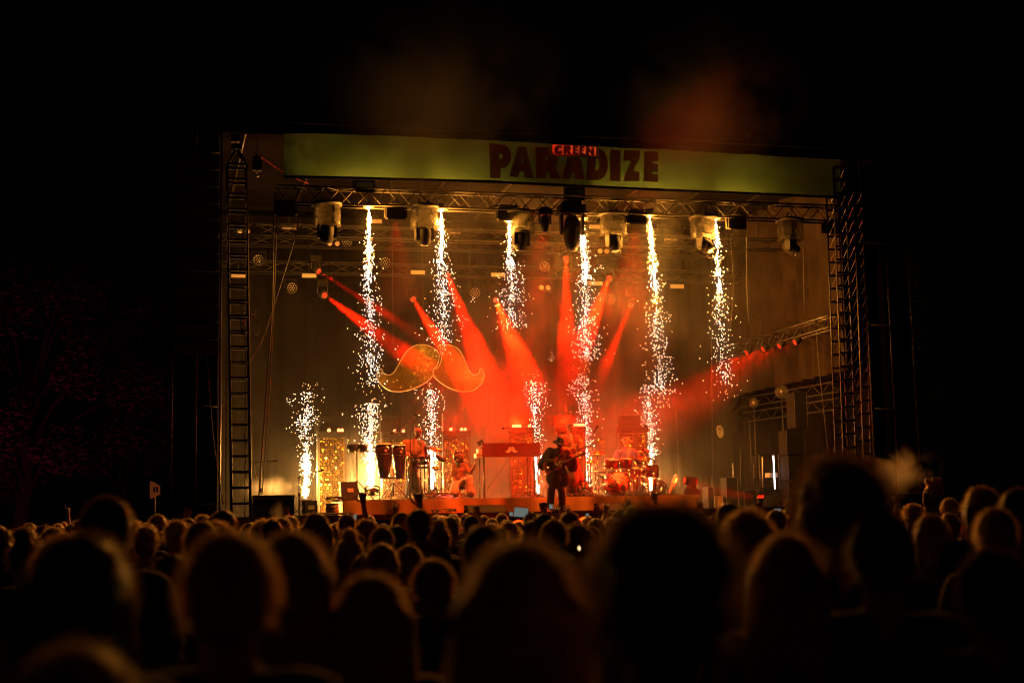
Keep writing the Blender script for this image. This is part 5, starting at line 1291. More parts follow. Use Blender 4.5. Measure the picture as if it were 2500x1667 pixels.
# ================================================================== THE BAND
def figure(name, label, px, Y, zf, J, outfit, head, face, hair, hat=None, hands=None, scale=1.0, extra=None):
    """J: joints as (px,py,dy) in photo pixels turned to metres on plane Y+dy"""
    base = base_at(px, Y, zf); t = thing(name, label, 'person', base)
    P = {k: at(v[0], v[1], Y+v[2])-base for k, v in J.items()}
    H = P['head']; fd = Vector(face).normalized(); side = fd.cross(Vector((0, 0, 1))).normalized(); upv = side.cross(fd)
    rot = Matrix((side, fd, upv)).transposed()
    def h(o): return H+rot @ Vector(o)
    g = MB()
    g.ell(H+rot @ Vector((0, -0.01, 0.02)), (0.078, 0.098, 0.10), 14, 10, rot); g.ell(h((0, 0.02, -0.055)), (0.058, 0.07, 0.065), 12, 8, rot)
    g.cap(h((0, 0.085, 0.01)), h((0, 0.112, -0.025)), 0.010, 0.016, 8); g.ell(h((0, 0.075, -0.062)), (0.03, 0.02, 0.012), 8, 6, rot)
    for s in (-1, 1): g.ell(h((s*0.08, 0.0, -0.01)), (0.014, 0.022, 0.034), 8, 6, rot); g.ell(h((s*0.03, 0.075, 0.032)), (0.024, 0.02, 0.010), 8, 6, rot)
    g.cap(P['neck'], H-upv*0.05, 0.062, 0.052)
    g.ell((P['chest']), (0.16, 0.11, 0.18), 14, 10); g.cap(P['chest'], P['pelvis'], 0.125, 0.13, 12); g.cap(P['shl'], P['shr'], 0.07, 0.07, 12)
    for s in 'lr':
        g.cap(P['sh'+s], P['el'+s], 0.052, 0.042); g.cap(P['el'+s], P['wr'+s], 0.042, 0.028)
        g.cap(P['pelvis'], P['kn'+s], 0.09, 0.062); g.cap(P['kn'+s], P['an'+s], 0.06, 0.042)
        # hand: palm and five bent fingers
        w = P['wr'+s]; hd = Vector((hands or {}).get(s, (P['wr'+s]-P['el'+s]).normalized())).normalized(); u, v, d = basis(hd)
        palm = w+d*0.07; g.cap(w, palm, 0.03, 0.036, 8)
        for k in range(4):
            r0 = palm+u*((k-1.5)*0.02); L = (0.075, 0.085, 0.08, 0.062)[k]
            m1 = r0+d*L*0.55+v*0.01; m2 = m1+(d*0.6-v*0.6).normalized()*L*0.5; g.cap(r0, m1, 0.0105, 0.0095, 6); g.cap(m1, m2, 0.0095, 0.008, 6)
        th = w+d*0.02+u*0.035; g.cap(th, th+(d*0.7+u*0.7).normalized()*0.06, 0.013, 0.010, 6)
    me = bake(g, 0.0135, 2, outfit.get('skin', 'skin_shaded')); body = link('body', me, t)
    for s in (-1, 1):
        e = part('eye', MB().ell(h((s*0.03, 0.088, 0.018)), (0.011, 0.008, 0.007), 8, 6, rot), 'black_gloss', body)
    part('mouth', MB().ell(h((0, 0.094, -0.062)), (0.024, 0.007, 0.006), 8, 6, rot), 'keyboard_red', body)
    if outfit.get('beard'):
        g = MB().ell(h((0, 0.04, -0.075)), (0.062, 0.066, 0.055), 14, 10, rot).ell(h((0, 0.09, -0.045)), (0.035, 0.018, 0.010), 8, 6, rot)
        part('beard', g, 'hair', body)
    # top
    g = MB(); k = outfit.get('loose', 0.022)
    g.ell(P['chest'], (0.17+k, 0.12+k, 0.19+k), 14, 10); g.cap(P['chest'], P['pelvis'], 0.13+k, 0.135+k, 12); g.cap(P['shl'], P['shr'], 0.075+k*0.6, 0.075+k*0.6, 12)
    g.cap(P['neck']-Vector((0, 0, 0.05)), P['neck']+Vector((0, 0, 0.0)), 0.09, 0.07, 10)
    for s in 'lr':
        g.cap(P['sh'+s], P['el'+s], 0.06+k, 0.05+k*1.3); 
        if outfit.get('sleeve', 'long') == 'long': g.cap(P['el'+s], P['el'+s].lerp(P['wr'+s], 0.88), 0.05+k, 0.034+k)
    if 'hem' in outfit:
        for a, b_, r0, r1 in outfit['hem']:
            g.cap(at(a[0], a[1], Y+a[2])-base, at(b_[0], b_[1], Y+b_[2])-base, r0, r1, 12)
    o = link(outfit.get('top_name', 'jacket'), bake(g, 0.018, 3, outfit['top']), t)
    for v in o.data.vertices:
        n_ = noise.noise(v.co*7)*0.012+noise.noise(v.co*16)*0.006; v.co += v.normal*n_
    if outfit.get('inner'):
        fr = Vector((outfit.get('front', (0, -1, 0)))).normalized()
        g = MB().cap(P['neck']+fr*0.085-Vector((0, 0, 0.02)), P['chest'].lerp(P['pelvis'], 0.55)+fr*(0.13+k), 0.04, 0.055, 10); part('shirt_front', g, outfit['inner'], t)
    # trousers
    g = MB(); q = outfit.get('leg', 0.02); fl = outfit.get('flare', 0.0)
    g.ell(P['pelvis'], (0.165, 0.125, 0.14), 14, 8)
    for s in 'lr':
        hp = P['pelvis']+(P['kn'+s]-P['pelvis']).normalized()*0.04
        g.cap(hp, P['kn'+s], 0.10, 0.065+q); g.cap(P['kn'+s], P['kn'+s].lerp(P['an'+s], 0.93), 0.065+q, 0.055+q+fl)
    o = link('trousers', bake(g, 0.018, 3, outfit['trousers']), t)
    for v in o.data.vertices: v.co += v.normal*(noise.noise(v.co*9)*0.010)
    for s in 'lr':
        ft = Vector(outfit.get('foot_'+s, (0.02, -1, 0))).normalized(); a = P['an'+s]
        part('shoe', MB().cap(a+Vector((0, 0, -0.035))-ft*0.04, a+ft*0.16+Vector((0, 0, -0.05)), 0.045, 0.036, 10).box(a+ft*0.06+Vector((0, 0, -0.085)), (0.085, 0.22, 0.02)), outfit.get('shoe', 'black_metal'), t)
    # hair
    g = MB()
    g.ell(h((0, -0.025, 0.035)), (0.09, 0.105, 0.10), 14, 10, rot)
    rr = random.Random(int(px))
    if hair == 'curly':
        for _ in range(60):
            a = rr.uniform(0, 6.28); z = rr.uniform(-0.16, 0.13); r = 0.10*math.sqrt(max(0.1, 1-(z/0.2)**2))+0.012
            x, y = r*math.cos(a), r*math.sin(a)-0.03
            if y > 0.04 and z < 0.075: continue
            g.ell(h((x, y, z)), (0.032, 0.032, 0.034), 8, 6)
    elif hair == 'bun': g.ell(h((0, -0.13, 0.05)), (0.045, 0.045, 0.045), 10, 8)
    elif hair == 'short':
        for _ in range(26):
            a = rr.uniform(0, 6.28); x, y = 0.07*math.cos(a), 0.08*math.sin(a)-0.02; g.ell(h((x, y, 0.085+rr.uniform(-.02, .03))), (0.025, 0.025, 0.022), 8, 6)
    hm = bake(g, 0.012, 1, outfit.get('hair', 'hair_black'))
    # keep the face clear: push hair vertices that lie over the face back into the skull
    for v in hm.vertices:
        lc = rot.transposed() @ (v.co-H)
        if lc.y > 0.055 and lc.z < 0.075: v.co = H+rot @ Vector((lc.x*0.8, 0.045, lc.z))
    link('hair', hm, t)
    if hat == 'bucket':
        part('bucket_hat', MB().lathe([(0.185, 0.035), (0.19, 0.03), (0.115, 0.085), (0.105, 0.10), (0.09, 0.165), (0.0, 0.175)], H+upv*0.0, upv, 24), 'stage_black', t)
        hb = col.objects[-1]; g = MB()
        for _ in range(34):
            a = rr.uniform(0, 6.28); z = rr.uniform(0.09, 0.15); q_ = 0.109-(z-0.09)*0.2; g.ell(h((q_*math.cos(a), q_*math.sin(a), z)), (0.006, 0.006, 0.006), 6, 4)
        part('stud', g, 'panel_white', hb, kind='stuff')
    return t, P, base
DN = (0, 0, -1)
# front guitarist
G, GP, gb = figure('person', 'guitarist in bucket hat and loose dark jacket standing in front of the riser', 1358, 1.15, FLOOR,
  dict(head=(1367, 1084, -0.03), neck=(1365, 1098, 0), chest=(1362, 1118, 0), pelvis=(1358, 1160, 0.02), shl=(1343, 1104, 0.0), shr=(1384, 1108, 0.0), ell=(1326, 1134, -0.05), elr=(1398, 1138, -0.02),
       wrl=(1346, 1130, -0.24), wrr=(1398, 1120, -0.22), knl=(1346, 1196, -0.03), knr=(1371, 1198, -0.04), anl=(1343, 1236, 0.05), anr=(1374, 1242, -0.02)),
  dict(top='stage_black', trousers='stage_black', loose=0.07, hem=[((1361, 1140, 0), (1353, 1168, 0), 0.19, 0.21), ((1361, 1140, 0), (1375, 1172, 0), 0.17, 0.17)], inner='shirt_mid', leg=0.03), None, (0.25, -0.9, -0.35), 'short', 'bucket', {'l': (0.9, -0.1, -0.2), 'r': (-0.5, -0.3, 0.6)})
def guitar(label, body_c, head_p, Y, dy, bm, holder, body_len=0.42, bass=False):
    c = at(*body_c, Y+dy); hp = at(*head_p, Y+dy-0.05); d = (hp-c).normalized(); n = Vector((0.05, -1, 0.12)).normalized(); u = n.cross(d).normalized(); n = d.cross(u)
    t = thing('bass_guitar' if bass else 'electric_guitar', label, 'guitar', c)
    ol = spline([(-0.20, 0.0), (-0.19, 0.10), (-0.12, 0.155), (-0.02, 0.115), (0.06, 0.12), (0.16, 0.165), (0.22, 0.14), (0.17, 0.07), (0.13, 0.035), (0.13, -0.03), (0.19, -0.09), (0.20, -0.13), (0.13, -0.145), (0.05, -0.11), (-0.03, -0.11), (-0.12, -0.15), (-0.185, -0.10)], 4)
    sg_ = 1 if n.y < 0 else -1
    part('body', MB().prism(ol, [], lambda x, y: d*x+u*y+n*0.022*sg_, n*(-0.044*sg_)), bm, t)
    part('pickguard', MB().prism([(-0.13, -0.06), (-0.02, -0.095), (0.10, -0.08), (0.11, 0.05), (0.0, 0.06)], [], lambda x, y: d*x+u*y+n*0.026*sg_, n*(-0.004*sg_)), 'black_gloss', t)
    L = (hp-c).length; nl = L-0.16
    part('neck', MB().prism([(0.10, -0.028), (nl, -0.021), (nl, 0.021), (0.10, 0.028)], [], lambda x, y: d*x+u*y+n*0.036*sg_, n*(-0.022*sg_)), 'fret_wood', t)
    hd = part('headstock', MB().prism([(nl, -0.022), (nl+0.05, -0.045), (nl+0.19, -0.03), (nl+0.17, 0.03), (nl+0.03, 0.04), (nl, 0.022)], [], lambda x, y: d*x+u*y+n*0.030*sg_, n*(-0.014*sg_)), bm, t)
    g = MB(); k = 4 if bass else 6
    for i in range(k): a = d*(nl+0.04+i*0.13/k)+u*0.05; g.tube([a-u*0.02, a+u*0.012], 0.004, 5); g.ell(a+u*0.018, (0.011, 0.008, 0.011), 6, 5)
    part('tuning_pegs', g, 'chrome', hd, kind='stuff')
    for x in (-0.06, 0.03): part('pickup', MB().prism([(x, -0.035), (x+0.03, -0.035), (x+0.03, 0.035), (x, 0.035)], [], lambda a, b_: d*a+u*b_+n*0.033*sg_, n*(-0.008*sg_)), 'chrome', t)
    g = MB()
    for i in range(k): o_ = (i-(k-1)/2)*0.008; g.tube([d*-0.12+u*o_+n*0.042*sg_, d*(nl+0.02)+u*o_*0.8+n*0.040*sg_], 0.0014, 4)
    part('strings', g, 'chrome', t, kind='stuff')
    st = [hp*0+holder[0]-c, holder[1]-c, d*0.17+u*0.14]
    part('strap', MB().tube([d*-0.19, holder[0]-c, holder[1]-c, d*0.2+u*0.12], 0.016, 6), 'black_metal', t)
    return t
guitar('dark sunburst electric guitar held by the man in the bucket hat', (1347, 1138), (1430, 1106), 1.15, -0.24, 'guitar_wood', (gb+GP['shl']+Vector((0.05, 0.1, 0.08)), gb+GP['neck']+Vector((0.08, -0.1, 0.0))))
# bassist
B, BP, bb = figure('person', 'bassist in a long red coat standing on the riser behind the guitarist', 1397, 2.6, RISER,
  dict(head=(1392, 1045, 0), neck=(1390, 1060, 0), chest=(1391, 1082, 0), pelvis=(1394, 1125, 0), shl=(1376, 1069, 0), shr=(1405, 1069, 0), ell=(1369, 1096, 0), elr=(1417, 1095, -0.03), wrl=(1386, 1098, -0.22), wrr=(1413, 1096, -0.25),
       knl=(1387, 1165, 0), knr=(1401, 1165, 0), anl=(1387, 1203, 0.0), anr=(1402, 1203, 0.0)),
  dict(top='red_coat', trousers='red_coat', loose=0.035, hem=[((1394, 1120, 0), (1396, 1168, 0.02), 0.19, 0.22), ((1398, 1130, 0), (1410, 1166, 0.02), 0.15, 0.17)], inner='shirt_white', front=(0.15, -1, 0)), None, (0.5, -0.85, -0.25), 'curly' if False else 'short', None, {'l': (0.8, -0.3, -0.4), 'r': (-0.3, -0.3, 0.7)})
guitar('cream bass guitar with a long neck held by the bassist', (1394, 1102), (1474, 1077), 2.6, -0.26, 'bass_cream', (bb+BP['shl']+Vector((0.05, 0.1, 0.08)), bb+BP['neck']+Vector((0.06, -0.12, 0.0))), bass=True)
# percussionist
figure('person', 'percussionist with tied back hair and pale open shirt bending over the percussion table', 1008, 3.15, RISER,
  dict(head=(1021, 1058, -0.14), neck=(1012, 1074, -0.05), chest=(1008, 1097, 0), pelvis=(1006, 1145, 0.02), shl=(990, 1082, 0), shr=(1029, 1083, 0), ell=(985, 1108, -0.03), elr=(1036, 1108, -0.05), wrl=(1004, 1117, -0.25), wrr=(1030, 1120, -0.28),
       knl=(1000, 1178, -0.02), knr=(1018, 1178, -0.02), anl=(998, 1205, 0.04), anr=(1020, 1205, 0.0)),
  dict(top='linen_shaded', trousers='denim', top_name='shirt', loose=0.035, inner='shirt_white', front=(0.2, -1, 0), leg=0.03), None, (0.45, -0.7, -0.6), 'bun')
# seated performer
ch = thing('stool', 'low dark stool under the seated performer', 'stool', base_at(1124, 3.0, RISER))
part('seat', MB().lathe([(0.0, 0.26), (0.17, 0.26), (0.18, 0.29), (0.16, 0.31), (0, 0.315)], seg=20), 'dark_case', ch); o = None
for k in range(3):
    if o is None: o = part('leg', MB().tube([(0.05, 0, 0.27), (0.18, 0, 0.0)], 0.012, 6), 'chrome', ch)
    else: o = again(o, ch)
    o.rotation_euler = (0, 0, k*2.094)
figure('person', 'seated performer with curly dark hair, shiny top and wide white trousers, one hand raised', 1124, 3.0, RISER,
  dict(head=(1121, 1113, -0.1), neck=(1120, 1129, -0.05), chest=(1121, 1149, 0), pelvis=(1122, 1180, 0.02), shl=(1108, 1137, 0), shr=(1135, 1137, 0), ell=(1104, 1160, -0.02), elr=(1148, 1154, -0.1), wrl=(1113, 1180, -0.1), wrr=(1157, 1141, -0.2),
       knl=(1112, 1183, -0.35), knr=(1146, 1168, -0.42), anl=(1108, 1204, -0.5), anr=(1149, 1204, -0.45)),
  dict(top='linen_shaded', trousers='white_trousers', top_name='top', sleeve='short', loose=0.004, leg=0.035, flare=0.045), None, (0.4, -0.9, 0.1), 'curly', None, {'r': (0.3, -0.2, 1), 'l': (0.3, -0.2, -1)})
# drummer
figure('person', 'bearded drummer in blue jacket and white shirt seated behind the drum kit', 1531, 3.75, RISER,
  dict(head=(1529, 1080, -0.05), neck=(1529, 1096, 0), chest=(1530, 1117, 0), pelvis=(1531, 1153, 0.05), shl=(1509, 1105, 0), shr=(1549, 1104, 0), ell=(1503, 1132, -0.08), elr=(1560, 1128, -0.08), wrl=(1516, 1122, -0.35), wrr=(1548, 1118, -0.38),
       knl=(1510, 1168, -0.40), knr=(1552, 1168, -0.40), anl=(1511, 1205, -0.35), anr=(1550, 1205, -0.35)),
  dict(top='blue_jacket', trousers='shirt_dark', loose=0.03, inner='shirt_white', beard=True, front=(0.1, -1, 0)), None, (0.15, -1, -0.15), 'short')
ch = thing('drum_stool', 'round drum stool under the drummer', 'stool', base_at(1531, 3.8, RISER)); zz = at(1531, 1162, 3.8).z-RISER
part('seat', MB().lathe([(0, zz-0.06), (0.16, zz-0.06), (0.17, zz-0.02), (0, zz)], seg=20), 'dark_case', ch); tripod(ch, zz-0.06, 'chrome', 0.25, 0.015, z0=0.25)
for px, py, lx, ly, lb in ((1516, 1122, 1500, 1112, 'drumstick in the drummer left of his chest'), (1548, 1118, 1562, 1106, 'drumstick raised at the right of the drummer')):
    a, b_ = at(px, py, 3.35), at(lx, ly, 3.15); single('drumstick', MB().tube([a, a.lerp(b_, 0.85), b_], [0.008, 0.007, 0.004], 6), 'bass_cream', lb, 'drumstick', 'drumsticks', loc=a)
# ================================================================== THE CROWD
# Every spectator stands on the ground facing the stage (+Y); body, clothes and hair are separate parts.
HGT = 1.75
def torso(g, arms=None, inflate=0.0):
    k = inflate
    g.ell((0, 0, 0.98), (0.165+k, 0.12+k, 0.15), 14, 8); g.ell((0, 0, 1.25), (0.17+k, 0.115+k, 0.22), 14, 10)
    g.cap((0, 0, 1.05), (0, 0, 1.25), 0.135+k, 0.13+k, 12); g.cap((-0.15, 0, 1.415), (0.15, 0, 1.415), 0.065+k*0.7, 0.065+k*0.7, 12)
    g.cap((0, 0, 1.36), (0, 0, 1.45), 0.11, 0.075, 10)
def arm(g, s, el, wr, k=0.0, fore=True):
    sh = Vector((s*0.175, 0, 1.41)); g.cap(sh, el, 0.055+k, 0.043+k)
    if fore: g.cap(el, wr, 0.043+k, 0.029+k)
def hand(g, w, d, curl, up=(0, 0, 1)):
    """open hand, horns, fist or pointing finger; curl: five numbers from thumb to little finger, 0 straight .. 1 closed"""
    d = Vector(d).normalized(); u, v, d = basis(d)
    if abs(d.z) > 0.6: u = Vector((1, 0, 0)); u = (u-d*u.dot(d)).normalized(); v = d.cross(u)
    p = w+d*0.085; g.cap(w, p, 0.03, 0.038, 8); g.cap(p-u*0.025, p+u*0.025, 0.02, 0.02, 8)
    for k in range(4):
        c = curl[k+1]; r0 = p+u*((k-1.5)*0.022)+d*0.012; L = (0.078, 0.088, 0.082, 0.064)[k]; side = u*((k-1.5)*0.10*(1-c))
        d1 = (d*(1-0.55*c)+v*(0.9*c)+side).normalized(); m1 = r0+d1*L*0.5
        d2 = (d*(1-1.7*c)+v*(0.7*c)+side).normalized(); m2 = m1+d2*L*0.5; g.cap(r0, m1, 0.0105, 0.0095, 6); g.cap(m1, m2, 0.0095, 0.008, 6)
    c = curl[0]; t0 = w+d*0.03-u*0.035; t1 = t0+(d*0.7-u*(0.9-0.9*c)+v*0.6*c).normalized()*0.045; t2 = t1+(d*(0.9)-u*(0.3-1.0*c)+v*0.4*c).normalized()*0.035
    g.cap(t0, t1, 0.014, 0.011, 6); g.cap(t1, t2, 0.011, 0.009, 6)
def face(g, z=1.63):
    g.ell((0, 0.0, z+0.02), (0.076, 0.096, 0.10), 16, 12); g.ell((0, 0.03, z-0.055), (0.056, 0.07, 0.065), 12, 8)
    g.cap((0, 0.095, z+0.01), (0, 0.12, z-0.025), 0.010, 0.015, 8)
    for s in (-1, 1): g.ell((s*0.08, 0.0, z-0.01), (0.014, 0.022, 0.034), 8, 6)
    g.cap((0, -0.01, 1.42), (0, 0.0, z-0.04), 0.06, 0.055)
def spectator_meshes(voxel=0.018, arms=None, leg=True):
    """returns body mesh, shirt mesh"""
    g = MB(); torso(g); face(g)
    arms = arms or {-1: (Vector((-0.25, 0.02, 1.14)), Vector((-0.22, 0.2, 1.0)), None), 1: (Vector((0.25, 0.02, 1.14)), Vector((0.22, 0.2, 1.0)), None)}
    for s, (el, wr, _) in arms.items(): arm(g, s, el, wr)
    for s in (-1, 1):
        g.cap((s*0.09, 0, 0.93), (s*0.10, 0.0, 0.5), 0.09, 0.06); g.cap((s*0.10, 0, 0.5), (s*0.11, -0.02, 0.09), 0.058, 0.04); g.cap((s*0.11, -0.03, 0.04), (s*0.12, 0.14, 0.035), 0.04, 0.033, 8)
    body = bake(g, voxel, 2, 'skin')
    for s, (el, wr, hc) in arms.items():
        h = MB(); hand(h, wr, (wr-el).normalized() if hc is None or hc[1] is None else hc[1], (0.3, .5, .5, .5, .5) if hc is None else hc[0])
        bm = bmesh.new(); bm.from_mesh(body); hm = h.mesh('h', 'skin'); bm.from_mesh(hm); bm.to_mesh(body); bm.free(); bpy.data.meshes.remove(hm)
    g = MB(); torso(g, None, 0.022)
    for s, (el, wr, hc) in arms.items():
        sh = Vector((s*0.175, 0, 1.41)); up = el.z > 1.3
        g.cap(sh, sh.lerp(el, 0.75), 0.075, 0.066)
    for s in (-1, 1): g.cap((s*0.09, 0, 0.95), (s*0.10, 0, 0.5), 0.108, 0.08); g.cap((s*0.10, 0, 0.5), (s*0.11, -0.02, 0.10), 0.078, 0.06)
    sh = bake(g, voxel+0.002, 3, 'shirt_dark')
    for v in sh.vertices: v.co += v.normal*(noise.noise(v.co*8)*0.012)
    return body, sh
WISP = {'hair': 'lit_wisp_brown', 'hair_fair': 'lit_wisp_fair', 'hair_black': 'lit_wisp_black'}
def hair_mesh(kind, strands, seed=0, m='hair', wid=0.0011, lift=1.0):
    rr = random.Random(seed); g = MB(); z = 1.63; Hc = Vector((0, -0.005, z+0.03))
    g.ell((0, -0.015, z+0.032), (0.088, 0.106, 0.104), 18, 12); g.ell((0, -0.045, z-0.02), (0.078, 0.065, 0.075), 14, 10)
    shapes = [((0, -0.015, z+0.032), (0.088, 0.106, 0.104)), ((0, -0.045, z-0.02), (0.078, 0.065, 0.075))]
    if kind == 'long':
        for x in (-0.07, -0.035, 0.0, 0.035, 0.07): g.cap((x, -0.055, z), (x*1.55, -0.085, z-0.34-rr.random()*0.05), 0.048, 0.03, 8)
        for s in (-1, 1): g.cap((s*0.075, 0.0, z+0.02), (s*0.115, 0.01, z-0.30), 0.032, 0.025, 8)
        shapes += [((0, -0.07, z-0.14), (0.115, 0.05, 0.20))]
    elif kind == 'bob':
        for x in (-0.07, 0, 0.07): g.cap((x, -0.045, z), (x*1.25, -0.06, z-0.15), 0.052, 0.04, 8)
        shapes += [((0, -0.05, z-0.08), (0.11, 0.055, 0.11))]
    elif kind == 'afro':
        for _ in range(70):
            a = rr.uniform(0, 6.28); e = rr.uniform(-0.5, 1.57); p = Vector((math.cos(a)*math.cos(e)*0.105, math.sin(a)*math.cos(e)*0.115-0.015, math.sin(e)*0.12))
            if p.y > 0.06 and p.z < 0.06: continue
            g.ell(Vector((0, 0, z+0.03))+p, (0.035,)*3, 8, 6)
        shapes = [((0, -0.02, z+0.04), (0.135, 0.14, 0.15))]
    elif kind == 'bun':
        g.ell((0, -0.05, z+0.15), (0.05, 0.05, 0.05), 12, 8); shapes += [((0, -0.05, z+0.15), (0.05, 0.05, 0.05))]
    elif kind == 'ponytail':
        g.tube([(0, -0.11, z+0.05), (0, -0.16, z+0.03), (0.01, -0.17, z-0.10), (0.015, -0.13, z-0.26)], [0.03, 0.036, 0.04, 0.012], 8); shapes += [((0.01, -0.16, z-0.08), (0.04, 0.03, 0.14))]
    elif kind == 'messy':
        for _ in range(26):
            a = rr.uniform(0, 6.28); e = rr.uniform(0.3, 1.5); p = Vector((math.cos(a)*math.cos(e)*0.085, math.sin(a)*math.cos(e)*0.10-0.01, math.sin(e)*0.11)); g.ell(Vector((0, 0, z+0.03))+p, (0.03, 0.03, 0.024), 8, 6)
        shapes[0] = ((0, -0.015, z+0.04), (0.098, 0.115, 0.118))
    me = bake(g, 0.013, 2, m)
    for v in me.vertices:
        if v.co.y > 0.062 and v.co.z < z+0.075: v.co.y = 0.045; v.co.x *= 0.8
        v.co += v.normal*noise.noise(v.co*22)*0.005
    # fuzz of single strands
    f = MB()
    for _ in range(strands):
        c, r = rr.choice(shapes) if rr.random() < 0.45 else shapes[0]
        n = Vector((rr.gauss(0, 1), rr.gauss(0, 1), rr.gauss(0, 1))).normalized()
        if n.z < -0.3 and kind not in ('long', 'bob', 'ponytail', 'afro'): n.z = -n.z*0.5
        p = Vector(c)+Vector((n.x*r[0], n.y*r[1], n.z*r[2]))
        if p.y > 0.06 and p.z < z+0.07: continue
        tang = Vector((n.x*0.3+rr.gauss(0, .35), n.y*0.3-0.35, -0.55)) if kind in ('long', 'bob', 'short', 'ponytail') else Vector((rr.gauss(0, 1), rr.gauss(0, 1), rr.gauss(0, 1)))
        d = (tang.normalized()*(0.8 if kind != 'afro' else 0.5)+n*rr.uniform(0.25, 1.0)*lift).normalized(); L = rr.uniform(0.015, 0.045)*(1.2 if kind in ('afro', 'messy') else 1)
        s = d.cross(n).normalized()*wid*rr.uniform(.7, 1.4); m1 = p+d*L*0.6; e2 = p+d*L+Vector((0, 0, -0.25*L))
        f.add([p-s, p+s, m1+s*0.8, m1-s*0.8, e2], [(0, 1, 2, 3), (3, 2, 4)])
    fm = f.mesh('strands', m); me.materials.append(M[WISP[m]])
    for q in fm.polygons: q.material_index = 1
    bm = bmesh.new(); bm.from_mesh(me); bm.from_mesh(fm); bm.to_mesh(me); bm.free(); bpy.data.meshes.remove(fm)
    me.name = 'hair'; return me
BODY, SHIRT = spectator_meshes()
def recol(me, m):
    c = me.copy()
    if len(c.materials) > 1: c.materials[1] = M[WISP[m]]
    c.materials[0] = M[m]; return c
SHIRTS = [recol(SHIRT, m) for m in ('shirt_dark', 'shirt_dark', 'shirt_mid', 'shirt_light')]
HAIR = {}
for k, kd in enumerate(('short', 'long', 'bob', 'afro', 'bun', 'ponytail', 'messy')):
    base_h = hair_mesh(kd, 1500, k, 'hair', 0.0017)
    HAIR[kd] = [base_h, recol(base_h, 'hair_fair'), recol(base_h, 'hair_black')]
NEARHAIR = {}
def near_hair(kd, m):
    if (kd, m) not in NEARHAIR: NEARHAIR[(kd, m)] = hair_mesh(kd, 5000, 50+len(NEARHAIR), m, 0.0009, 1.0)
    return NEARHAIR[(kd, m)]
def cap_mesh(m):
    g = MB(); z = 1.63; g.lathe([(0.102, 0.0), (0.108, 0.03), (0.098, 0.075), (0.06, 0.11), (0.0, 0.122)], (0, -0.01, z+0.025), seg=22)
    g.prism([(-0.07, 0.08), (0.07, 0.08), (0.055, 0.17), (0, 0.185), (-0.055, 0.17)], [], lambda x, y: Vector((x, y, z+0.035-(y-0.08)*0.2)), (0, 0, 0.006)); return g.mesh('cap', m)
CAP = [cap_mesh('cap_white'), cap_mesh('shirt_dark')]
def bucket_mesh(m):
    return MB().lathe([(0.165, -0.03), (0.168, -0.035), (0.115, 0.035), (0.105, 0.055), (0.09, 0.115), (0.0, 0.122)], (0, -0.005, 1.66), seg=22).mesh('bucket_hat', m)
BUCKET = bucket_mesh('cap_white')
occ = [1e9]*1300      # skyline in 2 px columns: rows below it are already covered by somebody nearer
def cover(px, top, w, dep):
    for c in range(int((px-w/2)/2), int((px+w/2)/2)+1):
        if 0 <= c < 1300:
            u = (c*2-px)/(w/2); occ[c] = min(occ[c], top+w*0.62*(1-math.sqrt(max(0, 1-u*u))))
    sw = w*2.35; st = top+w*1.55
    for c in range(int((px-sw/2)/2), int((px+sw/2)/2)+1):
        if 0 <= c < 1300: occ[c] = min(occ[c], st)
def visible(px, top, w):
    for c in range(int((px-w*0.4)/2), int((px+w*0.4)/2)+1):
        if 0 <= c < 1300 and top+w*0.06 < occ[c]-1: return True
    return False
def spectator(label, px, top, w, hair='short', hm='hair', shirt=0, near=False, hat=None, body=None, shirtm=None, group=None, yaw=None, lean=0.0):
    dep = FPX*0.192/w if hair not in ('afro',) else FPX*0.27/w
    crown = {'afro': 0.06, 'bun': 0.075, 'messy': 0.02}.get(hair, 0.0)+(0.03 if hat else 0)
    p = at_depth(px, top, dep); sc = p.z/(HGT+0.015+crown)
    t = thing('person', label, 'person', (p.x, p.y, 0), YAWC(p) if yaw is None else yaw, group)
    s = sc
    b_ = link('body', body or BODY, t); c = link('clothes', shirtm or SHIRTS[shirt], t)
    ix = {'hair': 0, 'hair_fair': 1, 'hair_black': 2}[hm]
    h = link('hair', near_hair(hair, hm) if near else HAIR[hair][ix], t)
    kids = [b_, c, h]
    if hat: kids.append(link('bucket_hat' if hat == 'bucket' else 'cap', BUCKET if hat == 'bucket' else CAP[0 if hat == 'white' else 1], t))
    for o in kids: o.scale = (1, 1, 1)
    # the whole thing is scaled so that the crown of the head reaches its place; the head keeps its real width
    t.scale = (min(1.12, max(0.92, s)), min(1.12, max(0.92, s)), s)
    if w < 60: t.rotation_euler = (rnd.gauss(0, 0.03), rnd.gauss(0, 0.03), t.rotation_euler.z)
    cover(px, top, w, dep)
    return t
def YAWC(p):
    return math.atan2(-(1.0-p.x), (2.0-p.y))*1.0+rnd.uniform(-0.35, 0.35)
